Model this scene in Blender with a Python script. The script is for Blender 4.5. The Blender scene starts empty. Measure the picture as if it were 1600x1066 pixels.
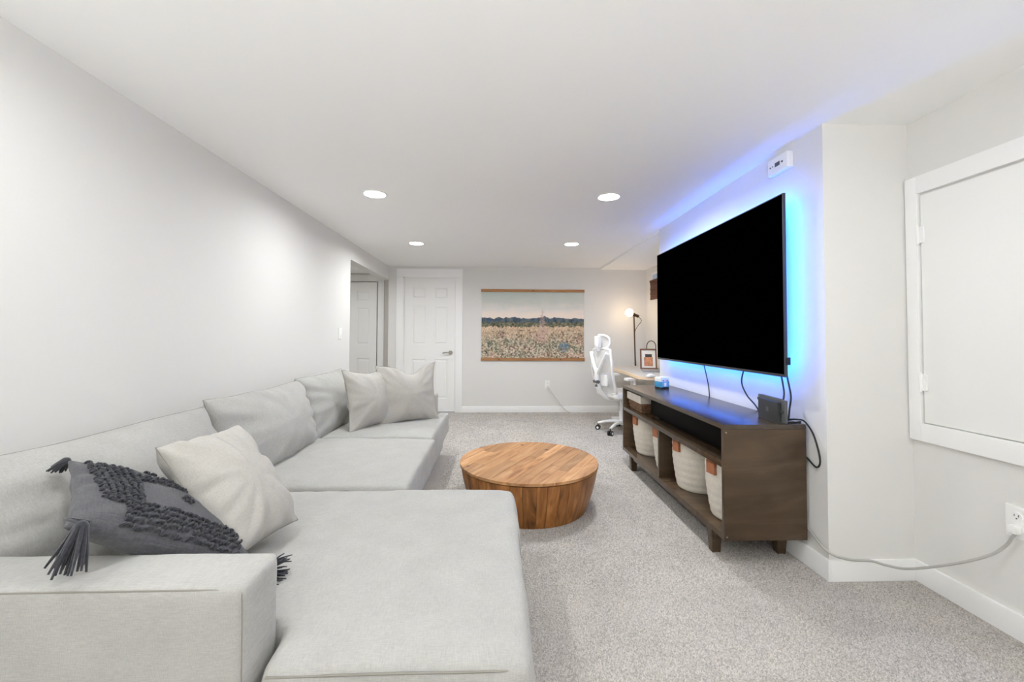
import bpy, bmesh, math, random
import numpy as np
from mathutils import Vector, Matrix, noise
from math import sin, cos, pi, radians, sqrt

random.seed(7)
SC = bpy.context.scene
COL = SC.collection

# ------------------------------------------------------------------ camera
FPX, YAW, CY, CAMH, CX, PITCH, ROLL = 642.8548, .0336, 508.4976, 1.1683, 797.7406, .0249, .0035
_r = Vector((cos(YAW), -sin(YAW), 0)); _f0 = Vector((sin(YAW), cos(YAW), 0)); _z = Vector((0, 0, 1))
_fw = _f0*cos(PITCH) + _z*sin(PITCH); _up = _z*cos(PITCH) - _f0*sin(PITCH)
_r2 = _r*cos(ROLL) + _up*sin(ROLL); _up2 = -_r*sin(ROLL) + _up*cos(ROLL)
cam_d = bpy.data.cameras.new('camera'); cam = bpy.data.objects.new('camera', cam_d); COL.objects.link(cam)
cam_d.sensor_width = 36; cam_d.sensor_fit = 'HORIZONTAL'; cam_d.lens = FPX/1600*36
cam_d.shift_x = (800-CX)/1600; cam_d.shift_y = (CY-533)/1600
cam_d.clip_start = .02
m = Matrix((_r2, _up2, -_fw)).transposed().to_4x4(); m.translation = Vector((0, 0, CAMH))
cam.matrix_world = m
SC.camera = cam

# ------------------------------------------------------------------ world, light levels, exposure
w = bpy.data.worlds.new('world'); SC.world = w; w.use_nodes = True
w.node_tree.nodes['Background'].inputs[0].default_value = (.55, .7, .95, 1)
w.node_tree.nodes['Background'].inputs[1].default_value = 1.0
DOWNLIGHT_W = 9.5
DOWNLIGHT_COL = (.96, .985, 1.0)
FILL_UPLIGHT_L = 760.0
LED_STRENGTH = 30.0
BULB_W = 7.0
SC.view_settings.view_transform = 'Standard'
SC.view_settings.look = 'None'
SC.view_settings.exposure = 0.68
SC.view_settings.gamma = 1
SC.view_settings.use_curve_mapping = False
SC.cycles.use_denoising = True
SC.cycles.max_bounces = 14
SC.cycles.diffuse_bounces = 8
SC.cycles.sample_clamp_indirect = 6

# ------------------------------------------------------------------ room dimensions
H = 2.2167
XL, XTV, XR, XN = -1.6426, 1.597, 2.0257, 2.296
YB, YC, YBUMP, YREAR = 6.292, 1.948, 3.984, -2.6
ZSOF = 2.190

# ------------------------------------------------------------------ materials
def lin(c):
    c = c/255.0
    return c/12.92 if c <= .04045 else ((c+.055)/1.055)**2.4
def rgb(r, g, b): return (lin(r), lin(g), lin(b), 1)

def mat(name, col, rough=.6, metal=0., spec=.5, var=None, bump=None, stretch=None, emit=None, coat=0, sheen=0, alpha=None, trans=0):
    """var=(scale, amount[, detail]) colour variation; bump=(scale, strength[, distance]); stretch = coordinate scale"""
    M = bpy.data.materials.new(name); M.use_nodes = True
    nt = M.node_tree; N = nt.nodes; L = nt.links
    p = N['Principled BSDF']
    p.inputs['Base Color'].default_value = col
    p.inputs['Roughness'].default_value = rough
    p.inputs['Metallic'].default_value = metal
    p.inputs['Specular IOR Level'].default_value = spec
    p.inputs['Coat Weight'].default_value = coat
    if sheen:
        p.inputs['Sheen Weight'].default_value = sheen; p.inputs['Sheen Roughness'].default_value = .6
    if trans: p.inputs['Transmission Weight'].default_value = trans
    if alpha is not None: p.inputs['Alpha'].default_value = alpha
    if emit:
        p.inputs['Emission Color'].default_value = emit[0]; p.inputs['Emission Strength'].default_value = emit[1]
    if var or bump:
        tc = N.new('ShaderNodeTexCoord'); mp = N.new('ShaderNodeMapping'); L.new(tc.outputs['Object'], mp.inputs[0])
        if stretch: mp.inputs['Scale'].default_value = stretch
    if var:
        n = N.new('ShaderNodeTexNoise'); n.inputs['Scale'].default_value = var[0]; n.inputs['Detail'].default_value = var[2] if len(var) > 2 else 4
        L.new(mp.outputs[0], n.inputs[0])
        r = N.new('ShaderNodeValToRGB')
        a = var[1]; c = col
        r.color_ramp.elements[0].position = .3; r.color_ramp.elements[1].position = .7
        r.color_ramp.elements[0].color = (c[0]*(1-a), c[1]*(1-a), c[2]*(1-a), 1)
        r.color_ramp.elements[1].color = (min(1, c[0]*(1+a)), min(1, c[1]*(1+a)), min(1, c[2]*(1+a)), 1)
        L.new(n.outputs[0], r.inputs[0]); L.new(r.outputs[0], p.inputs['Base Color'])
    if bump:
        n2 = N.new('ShaderNodeTexNoise'); n2.inputs['Scale'].default_value = bump[0]; n2.inputs['Detail'].default_value = 3
        L.new(mp.outputs[0], n2.inputs[0])
        b = N.new('ShaderNodeBump'); b.inputs['Strength'].default_value = bump[1]; b.inputs['Distance'].default_value = bump[2] if len(bump) > 2 else .002
        L.new(n2.outputs[0], b.inputs['Height']); L.new(b.outputs[0], p.inputs['Normal'])
    return M

def fabric(name, col, warp=420, amount=.10, bump=.35, slub=.06):
    """woven upholstery: two crossed stretched noises plus slow slubs"""
    M = bpy.data.materials.new(name); M.use_nodes = True
    nt = M.node_tree; N = nt.nodes; L = nt.links; p = N['Principled BSDF']
    p.inputs['Roughness'].default_value = .95; p.inputs['Specular IOR Level'].default_value = .15
    p.inputs['Sheen Weight'].default_value = .15; p.inputs['Sheen Roughness'].default_value = .6
    tc = N.new('ShaderNodeTexCoord')
    outs = []
    for sc in ((warp, warp*.12, warp*.25), (warp*.12, warp, warp*.9)):
        mp = N.new('ShaderNodeMapping'); mp.inputs['Scale'].default_value = sc; L.new(tc.outputs['Object'], mp.inputs[0])
        n = N.new('ShaderNodeTexNoise'); n.inputs['Scale'].default_value = 1; n.inputs['Detail'].default_value = 3; L.new(mp.outputs[0], n.inputs[0])
        outs.append(n.outputs[0])
    a = N.new('ShaderNodeMath'); a.operation = 'ADD'; L.new(outs[0], a.inputs[0]); L.new(outs[1], a.inputs[1])
    n3 = N.new('ShaderNodeTexNoise'); n3.inputs['Scale'].default_value = 9; n3.inputs['Detail'].default_value = 5; L.new(tc.outputs['Object'], n3.inputs[0])
    mr = N.new('ShaderNodeMapRange'); mr.inputs[1].default_value = .7; mr.inputs[2].default_value = 1.3; mr.inputs[3].default_value = 1-amount; mr.inputs[4].default_value = 1+amount
    L.new(a.outputs[0], mr.inputs[0])
    mr2 = N.new('ShaderNodeMapRange'); mr2.inputs[1].default_value = .3; mr2.inputs[2].default_value = .7; mr2.inputs[3].default_value = 1-slub; mr2.inputs[4].default_value = 1+slub*.5
    L.new(n3.outputs[0], mr2.inputs[0])
    mu = N.new('ShaderNodeMath'); mu.operation = 'MULTIPLY'; L.new(mr.outputs[0], mu.inputs[0]); L.new(mr2.outputs[0], mu.inputs[1])
    vm = N.new('ShaderNodeVectorMath'); vm.operation = 'SCALE'; vm.inputs[0].default_value = col[:3]; L.new(mu.outputs[0], vm.inputs['Scale'])
    L.new(vm.outputs[0], p.inputs['Base Color'])
    b = N.new('ShaderNodeBump'); b.inputs['Strength'].default_value = bump; b.inputs['Distance'].default_value = .0015
    L.new(a.outputs[0], b.inputs['Height']); L.new(b.outputs[0], p.inputs['Normal'])
    return M

def wood(name, cols, scale=(1.2, 14, 14), rough=.5, bump=.15, knots=True):
    """grain runs along object X; a per-object offset makes pieces differ"""
    M = bpy.data.materials.new(name); M.use_nodes = True
    nt = M.node_tree; N = nt.nodes; L = nt.links; p = N['Principled BSDF']
    p.inputs['Roughness'].default_value = rough; p.inputs['Specular IOR Level'].default_value = .35
    tc = N.new('ShaderNodeTexCoord'); oi = N.new('ShaderNodeObjectInfo')
    off = N.new('ShaderNodeVectorMath'); off.operation = 'SCALE'; off.inputs[0].default_value = (17, 31, 23); L.new(oi.outputs['Random'], off.inputs['Scale'])
    ad = N.new('ShaderNodeVectorMath'); ad.operation = 'ADD'; L.new(tc.outputs['Object'], ad.inputs[0]); L.new(off.outputs[0], ad.inputs[1])
    mp = N.new('ShaderNodeMapping'); mp.inputs['Scale'].default_value = scale; L.new(ad.outputs[0], mp.inputs[0])
    n = N.new('ShaderNodeTexNoise'); n.inputs['Scale'].default_value = 1.6; n.inputs['Detail'].default_value = 7; n.inputs['Distortion'].default_value = 1.6; L.new(mp.outputs[0], n.inputs[0])
    r = N.new('ShaderNodeValToRGB'); els = r.color_ramp.elements
    k = len(cols)
    els[0].position = .25; els[0].color = cols[0]; els[1].position = .75; els[1].color = cols[-1]
    for i in range(1, k-1):
        e = els.new(.25+.5*i/(k-1)); e.color = cols[i]
    L.new(n.outputs[0], r.inputs[0])
    mr = N.new('ShaderNodeMapRange'); mr.inputs[3].default_value = .72; mr.inputs[4].default_value = 1.22; L.new(oi.outputs['Random'], mr.inputs[0])
    vm = N.new('ShaderNodeVectorMath'); vm.operation = 'SCALE'; L.new(r.outputs[0], vm.inputs[0]); L.new(mr.outputs[0], vm.inputs['Scale'])
    src = vm.outputs[0]
    if knots:
        v = N.new('ShaderNodeTexVoronoi'); v.inputs['Scale'].default_value = 4.2; L.new(ad.outputs[0], v.inputs[0])
        rr = N.new('ShaderNodeValToRGB'); rr.color_ramp.elements[0].position = .03; rr.color_ramp.elements[0].color = (.18, .12, .08, 1)
        rr.color_ramp.elements[1].position = .10; rr.color_ramp.elements[1].color = (1, 1, 1, 1); L.new(v.outputs['Distance'], rr.inputs[0])
        mx = N.new('ShaderNodeVectorMath'); mx.operation = 'MULTIPLY'; L.new(src, mx.inputs[0]); L.new(rr.outputs[0], mx.inputs[1]); src = mx.outputs[0]
    L.new(src, p.inputs['Base Color'])
    b = N.new('ShaderNodeBump'); b.inputs['Strength'].default_value = bump; b.inputs['Distance'].default_value = .002
    L.new(n.outputs[0], b.inputs['Height']); L.new(b.outputs[0], p.inputs['Normal'])
    return M

def carpet_mat():
    M = bpy.data.materials.new('carpet'); M.use_nodes = True
    nt = M.node_tree; N = nt.nodes; L = nt.links; p = N['Principled BSDF']
    p.inputs['Roughness'].default_value = 1; p.inputs['Specular IOR Level'].default_value = .05
    p.inputs['Sheen Weight'].default_value = .2
    tc = N.new('ShaderNodeTexCoord')
    def nz(s, d=4):
        n = N.new('ShaderNodeTexNoise'); n.inputs['Scale'].default_value = s; n.inputs['Detail'].default_value = d; L.new(tc.outputs['Object'], n.inputs[0]); return n.outputs[0]
    fine = nz(230, 3); mid = nz(28, 3); big = nz(3.1, 4)
    r = N.new('ShaderNodeValToRGB'); e = r.color_ramp.elements
    e[0].position = .33; e[0].color = rgb(128, 123, 117); e[1].position = .66; e[1].color = rgb(205, 200, 194)
    e.new(.5).color = rgb(178, 172, 166)
    L.new(fine, r.inputs[0])
    def mrange(src, lo, hi):
        q = N.new('ShaderNodeMapRange'); q.inputs[1].default_value = .3; q.inputs[2].default_value = .7; q.inputs[3].default_value = lo; q.inputs[4].default_value = hi; L.new(src, q.inputs[0]); return q.outputs[0]
    mu = N.new('ShaderNodeMath'); mu.operation = 'MULTIPLY'; L.new(mrange(mid, .94, 1.05), mu.inputs[0]); L.new(mrange(big, .90, 1.08), mu.inputs[1])
    vm = N.new('ShaderNodeVectorMath'); vm.operation = 'SCALE'; L.new(r.outputs[0], vm.inputs[0]); L.new(mu.outputs[0], vm.inputs['Scale'])
    L.new(vm.outputs[0], p.inputs['Base Color'])
    b = N.new('ShaderNodeBump'); b.inputs['Strength'].default_value = .7; b.inputs['Distance'].default_value = .006
    L.new(fine, b.inputs['Height']); L.new(b.outputs[0], p.inputs['Normal'])
    return M

MAT = {}
MAT['wall'] = mat('wall_paint', rgb(223, 222, 219), .75, spec=.2, bump=(150, .22, .0012))
MAT['hall'] = mat('hall_paint', rgb(214, 211, 206), .8, spec=.2, bump=(150, .2, .001))
MAT['ceil'] = mat('ceiling_paint', rgb(246, 246, 245), .85, spec=.15, bump=(120, .1, .001))
MAT['trim'] = mat('trim_paint', rgb(242, 242, 241), .4, spec=.4)
MAT['door'] = mat('door_paint', rgb(240, 240, 238), .42, spec=.4)
MAT['carpet'] = carpet_mat()
MAT['sofa'] = fabric('sofa_linen', rgb(171, 170, 166))
MAT['pillow'] = fabric('pillow_linen', rgb(176, 173, 167), amount=.08)
MAT['seam'] = mat('seam_thread', rgb(138, 135, 128), .9)
MAT['knit'] = fabric('knit_cloth', rgb(80, 80, 84), warp=300, amount=.28, bump=.6, slub=.1)
MAT['plain_dark'] = fabric('dark_cotton', rgb(78, 78, 83), amount=.06, bump=.1)
MAT['yarn'] = mat('charcoal_yarn', rgb(54, 55, 61), .95, spec=.1, var=(160, .3), bump=(500, .5, .001), sheen=.2)
MAT['tabletop'] = wood('mango_wood_top', [rgb(120, 80, 50), rgb(168, 122, 80), rgb(184, 140, 98), rgb(200, 160, 118)], scale=(1.3, 9, 9), rough=.5)
MAT['tableside'] = wood('mango_wood_side', [rgb(92, 56, 28), rgb(142, 92, 48), rgb(168, 112, 62), rgb(184, 132, 80)], scale=(1.6, 10, 10), rough=.38, knots=False)
MAT['stand'] = wood('dark_stained_wood', [rgb(62, 50, 38), rgb(75, 60, 46), rgb(87, 71, 54)], scale=(1.2, 6, 6), rough=.22, bump=.05, knots=False)
MAT['stand_top'] = wood('dark_satin_top', [rgb(62, 50, 38), rgb(72, 58, 45), rgb(82, 67, 52)], scale=(6, 1.2, 6), rough=.27, bump=.03, knots=False)
MAT['stand_top'].node_tree.nodes['Principled BSDF'].inputs['Specular IOR Level'].default_value = .75
MAT['black'] = mat('black_plastic', rgb(22, 22, 24), .45)
MAT['black_cable'] = mat('black_cable', rgb(20, 22, 26), .5)
MAT['bezel'] = mat('tv_bezel', rgb(74, 78, 84), .4, metal=.5)
MAT['screen'] = mat('tv_screen', (.0001, .0001, .0001, 1), .5, spec=.0)
MAT['led'] = mat('led_strip_light', rgb(20, 90, 255), .5, emit=((.015, .185, 1.0, 1), LED_STRENGTH))
MAT['lens'] = mat('light_lens', rgb(255, 255, 255), .5, emit=((1, .98, .95, 1), 12))
MAT['white_plastic'] = mat('white_plastic', rgb(240, 240, 238), .35)
MAT['grey_mesh'] = mat('chair_mesh', rgb(226, 228, 230), .7, alpha=.55)
MAT['caster'] = mat('caster_black', rgb(28, 28, 30), .4)
MAT['grey_cable'] = mat('grey_cable', rgb(176, 175, 170), .5)
MAT['white_cable'] = mat('white_cable', rgb(205, 203, 198), .5)
MAT['rope'] = mat('cotton_rope', rgb(226, 220, 208), .95, spec=.1, var=(60, .06), bump=(300, .4, .001))
MAT['leather'] = mat('tan_leather', rgb(172, 110, 74), .6, var=(40, .12))
MAT['wicker'] = mat('woven_wicker', rgb(122, 92, 68), .8, var=(60, .5), bump=(200, .5, .002))
MAT['liner'] = fabric('basket_liner', rgb(214, 208, 198))
MAT['chrome'] = mat('brushed_nickel', rgb(168, 162, 154), .3, metal=1)
MAT['oak'] = wood('hanger_oak', [rgb(168, 116, 72), rgb(188, 136, 88), rgb(200, 150, 104)], scale=(2, 20, 20), rough=.5, knots=False)
MAT['desk_edge'] = wood('desk_birch', [rgb(216, 190, 156), rgb(228, 204, 172)], scale=(2, 16, 16), rough=.4, knots=False, bump=.05)
MAT['desk_pad'] = mat('desk_pad', rgb(196, 192, 188), .6)
MAT['console'] = mat('console_dark', rgb(44, 46, 48), .4)
MAT['console_grey'] = mat('console_grey', rgb(84, 86, 88), .45)
MAT['bronze'] = mat('lamp_bronze', rgb(88, 64, 46), .4, metal=.7)
MAT['laptop'] = mat('laptop_silver', rgb(170, 174, 180), .35, metal=.7)
MAT['blind'] = mat('woven_blind', rgb(92, 60, 44), .8, var=(50, .3), stretch=(1, 1, 8))
MAT['glass'] = mat('window_glass', rgb(235, 243, 255), .05, trans=1.0, spec=.5)
MAT['toy_white'] = mat('toy_white', rgb(238, 240, 242), .4)
MAT['toy_blue'] = mat('toy_blue', rgb(60, 140, 190), .4)
MAT['toy_teal'] = mat('toy_teal', rgb(120, 178, 188), .45)
MAT['toy_pink'] = mat('toy_pink', rgb(206, 160, 176), .45)
MAT['photo_mat'] = mat('photo_mat', rgb(232, 228, 222), .7)
MAT['frame_wood'] = mat('frame_brown', rgb(110, 72, 48), .5)

# ------------------------------------------------------------------ mesh helpers
def new_obj(name, bm, material, parent=None, smooth=False, bevel=0, angle=40):
    if bevel:
        es = [e for e in bm.edges if len(e.link_faces) == 2 and e.calc_face_angle(0) > radians(30)]
        bmesh.ops.bevel(bm, geom=es, offset=bevel, segments=2, profile=.7, affect='EDGES', clamp_overlap=True)
    bmesh.ops.recalc_face_normals(bm, faces=bm.faces)
    me = bpy.data.meshes.new(name); bm.to_mesh(me); bm.free()
    if smooth or bevel:
        me.polygons.foreach_set('use_smooth', [True]*len(me.polygons))
        if smooth != 'all':
            try: me.set_sharp_from_angle(angle=radians(angle))
            except Exception: pass
    mats = material if isinstance(material, (list, tuple)) else [material]
    for mm in mats: me.materials.append(mm)
    o = bpy.data.objects.new(name, me); COL.objects.link(o)
    if parent is not None: o.parent = parent
    return o

def box(bm, x0, x1, y0, y1, z0, z1):
    r = bmesh.ops.create_cube(bm, size=1, matrix=Matrix.Translation(((x0+x1)/2, (y0+y1)/2, (z0+z1)/2)) @ Matrix.Diagonal((abs(x1-x0), abs(y1-y0), abs(z1-z0), 1)))
    return r['verts']

def obox(bm, M, sx, sy, sz):
    return bmesh.ops.create_cube(bm, size=1, matrix=M @ Matrix.Diagonal((sx, sy, sz, 1)))['verts']

def cyl(bm, p0, p1, r0, r1=None, seg=20, caps=True):
    p0 = Vector(p0); p1 = Vector(p1); d = p1-p0
    if r1 is None: r1 = r0
    q = d.to_track_quat('Z', 'Y').to_matrix().to_4x4()
    return bmesh.ops.create_cone(bm, cap_ends=caps, cap_tris=False, segments=seg, radius1=r0, radius2=r1, depth=d.length,
                                 matrix=Matrix.Translation((p0+p1)/2) @ q)['verts']

def lathe(bm, prof, seg=40, center=(0, 0, 0), cap_bottom=True, cap_top=True):
    rings = []
    for r, z in prof:
        rings.append([bm.verts.new((center[0]+r*cos(2*pi*i/seg), center[1]+r*sin(2*pi*i/seg), center[2]+z)) for i in range(seg)])
    for a, b in zip(rings[:-1], rings[1:]):
        for i in range(seg):
            bm.faces.new((a[i], a[(i+1) % seg], b[(i+1) % seg], b[i]))
    if cap_bottom: bm.faces.new(list(reversed(rings[0])))
    if cap_top: bm.faces.new(rings[-1])

def spline(pts, n=8):
    """Catmull-Rom through pts"""
    P = [Vector(p) for p in pts]
    P = [P[0]*2-P[1]] + P + [P[-1]*2-P[-2]]
    out = []
    for i in range(1, len(P)-2):
        for k in range(n):
            t = k/n; a, b, c, d = P[i-1], P[i], P[i+1], P[i+2]
            out.append(.5*((2*b)+(c-a)*t+(2*a-5*b+4*c-d)*t*t+(3*b-a-3*c+d)*t**3))
    out.append(P[-2]); return out

def tube(bm, pts, r, seg=8, closed=False, taper=None):
    pts = [Vector(p) for p in pts]; n = len(pts); rings = []
    up = Vector((0, 0, 1))
    prev = None
    for i, p in enumerate(pts):
        if closed: t = (pts[(i+1) % n]-pts[i-1])
        else: t = pts[min(i+1, n-1)]-pts[max(i-1, 0)]
        t = t.normalized() if t.length > 1e-9 else Vector((0, 0, 1))
        if prev is None:
            a = t.orthogonal().normalized()
        else:
            a = (prev-t*prev.dot(t)); a = a.normalized() if a.length > 1e-6 else t.orthogonal().normalized()
        prev = a; b = t.cross(a)
        rr = r*(taper(i/(n-1)) if taper else 1)
        rings.append([bm.verts.new(p+a*(rr*cos(2*pi*k/seg))+b*(rr*sin(2*pi*k/seg))) for k in range(seg)])
    pairs = list(zip(rings[:-1], rings[1:]))
    if closed: pairs.append((rings[-1], rings[0]))
    for A, B in pairs:
        for k in range(seg): bm.faces.new((A[k], A[(k+1) % seg], B[(k+1) % seg], B[k]))
    if not closed:
        bm.faces.new(list(reversed(rings[0]))); bm.faces.new(rings[-1])

def sphere(bm, c, r, scale=(1, 1, 1), u=16, v=10, M=None):
    mm = Matrix.Translation(c) @ (M if M is not None else Matrix.Identity(4)) @ Matrix.Diagonal((scale[0], scale[1], scale[2], 1))
    return bmesh.ops.create_uvsphere(bm, u_segments=u, v_segments=v, radius=r, matrix=mm)['verts']

def extrude_poly(bm, pts, vec):
    """pts list of 3D (planar), extruded by vec"""
    a = [bm.verts.new(p) for p in pts]; b = [bm.verts.new(Vector(p)+Vector(vec)) for p in pts]
    bm.faces.new(a); bm.faces.new(list(reversed(b)))
    n = len(pts)
    for i in range(n): bm.faces.new((a[i], b[i], b[(i+1) % n], a[(i+1) % n]))

def B(name, material, parent, *boxes, bevel=0, **k):
    bm = bmesh.new()
    for b in boxes: box(bm, *b)
    return new_obj(name, bm, material, parent, bevel=bevel, **k)

def empty(name, loc=(0, 0, 0), rz=0):
    o = bpy.data.objects.new(name, None); o.empty_display_size = .1; COL.objects.link(o); o.location = loc; o.rotation_euler = (0, 0, rz); return o

def tag(o, label=None, cat=None, group=None, kind=None):
    if label: o['label'] = label
    if cat: o['category'] = cat
    if group: o['group'] = group
    if kind: o['kind'] = kind
    return o

def structure(o, label=None):
    o['kind'] = 'structure'
    if label: o['label'] = label
    return o

def copy_tree(o, parent=None):
    c = o.copy(); COL.objects.link(c)
    if parent is not None: c.parent = parent
    for ch in list(o.children): copy_tree(ch, c)
    return c

def evaluated_mesh(o, name):
    dg = bpy.context.evaluated_depsgraph_get(); dg.update()
    me = bpy.data.meshes.new_from_object(o.evaluated_get(dg)); me.name = name
    return me

def fbm(p, s): return noise.fractal(Vector(p)*s, 1.0, 2.0, 4)

def soft(name, boxes, material, parent=None, voxel=.018, smooth_it=10, disp=None, factor=.5):
    """union of boxes, voxel-remeshed and relaxed into one upholstered form"""
    bm = bmesh.new()
    for b in boxes: box(bm, *b)
    me = bpy.data.meshes.new('tmp'); bm.to_mesh(me); bm.free()
    o = bpy.data.objects.new('tmp', me); COL.objects.link(o)
    r = o.modifiers.new('r', 'REMESH'); r.mode = 'VOXEL'; r.voxel_size = voxel; r.adaptivity = 0
    s = o.modifiers.new('s', 'SMOOTH'); s.iterations = smooth_it; s.factor = factor
    me2 = evaluated_mesh(o, name)
    bpy.data.objects.remove(o); bpy.data.meshes.remove(me)
    if disp:
        nn = len(me2.vertices); nor = [0.0]*(nn*3); me2.vertices.foreach_get('normal', nor); co = [0.0]*(nn*3); me2.vertices.foreach_get('co', co)
        out = []
        for i in range(nn): out.extend(disp(Vector(co[3*i:3*i+3]), Vector(nor[3*i:3*i+3])))
        me2.vertices.foreach_set('co', out); me2.update()
    me2.polygons.foreach_set('use_smooth', [True]*len(me2.polygons))
    me2.materials.clear(); me2.materials.append(material)
    ob = bpy.data.objects.new(name, me2); COL.objects.link(ob)
    if parent is not None: ob.parent = parent
    return ob

# ------------------------------------------------------------------ setting
T = .12
def room():
    bm = bmesh.new(); box(bm, -3.3, 2.5, YREAR-.12, 7.0, -.1, 0)
    structure(new_obj('floor', bm, MAT['carpet']), 'pale greige cut pile carpet')
    bm = bmesh.new(); box(bm, XL-T, XN+.2, YREAR-T, YB+T, H, H+.1)
    box(bm, XTV, XN+T, YBUMP, YB, ZSOF, H+.02)
    structure(new_obj('ceiling', bm, MAT['ceil']), 'smooth white ceiling, a little lower over the desk nook')
    # left wall with wide opening to the hall at its far end
    bm = bmesh.new()
    box(bm, XL-T, XL, YREAR, 4.656, 0, H); box(bm, XL-T, XL, 4.656, YB+T, 2.017, H)
    structure(new_obj('wall_left', bm, MAT['wall']))
    # far wall around the panelled door
    bm = bmesh.new()
    box(bm, XL, -1.42, YB, YB+T, 0, H); box(bm, -1.42, -.622, YB, YB+T, 2.055, H); box(bm, -.622, XN+T, YB, YB+T, 0, H)
    structure(new_obj('wall_far', bm, MAT['wall']))
    # media wall (projects into the room), nook walls, near right wall, rear wall
    structure(B('wall_media', MAT['wall'], None, (XTV, XR+.35, YC, YBUMP, 0, H)))
    bm = bmesh.new()   # nook wall with a small high window opening
    wy0, wy1, wz0, wz1 = 5.15, 6.0, 1.70, 2.10
    box(bm, XN, XN+T, YBUMP-.05, wy0, 0, H); box(bm, XN, XN+T, wy1, YB, 0, H); box(bm, XN, XN+T, wy0, wy1, 0, wz0); box(bm, XN, XN+T, wy0, wy1, wz1, H)
    structure(new_obj('wall_nook', bm, MAT['wall']))
    structure(B('wall_right', MAT['wall'], None, (XR, XR+T, YREAR, YC+.01, 0, H)))
    structure(B('wall_rear', MAT['wall'], None, (XL, XR+T, YREAR-T, YREAR, 0, H)))
    # hall beyond the opening
    structure(B('wall_hall_end', MAT['hall'], None, (-3.2, XL, 6.70, 6.80, 0, H), (XL, XL+.1, YB+T, 6.80, 0, H)))
    structure(B('wall_hall_side', MAT['hall'], None, (-3.3, -3.2, 4.3, 6.80, 0, H)))
    structure(B('wall_hall_near', MAT['hall'], None, (-3.2, XL-T, 4.3, 4.4, 0, H)))
    structure(B('ceiling_hall', MAT['ceil'], None, (-3.3, XL-T, 4.3, 6.80, 2.16, 2.26), (XL-T, XL+.1, YB+T, 6.80, 2.16, 2.26)))
    # baseboards
    bh, bt = .1, .014
    def base(name, *boxes):
        bm = bmesh.new()
        for b in boxes: box(bm, *b)
        structure(new_obj(name, bm, MAT['trim'], bevel=.004))
    base('baseboard_far', (-.53, XN, YB-bt, YB, 0, .09))
    base('baseboard_nook', (XN-bt, XN, YBUMP, YB-bt, 0, .09))
    base('baseboard_media', (XTV-bt, XTV, YC-bt, YBUMP, 0, bh), (XTV, XR, YC-bt, YC, 0, bh))
    base('baseboard_right', (XR-bt, XR, YREAR, YC-bt, 0, bh))
    base('baseboard_left', (XL, XL+bt, YREAR, 4.656, 0, bh))
room()

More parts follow.
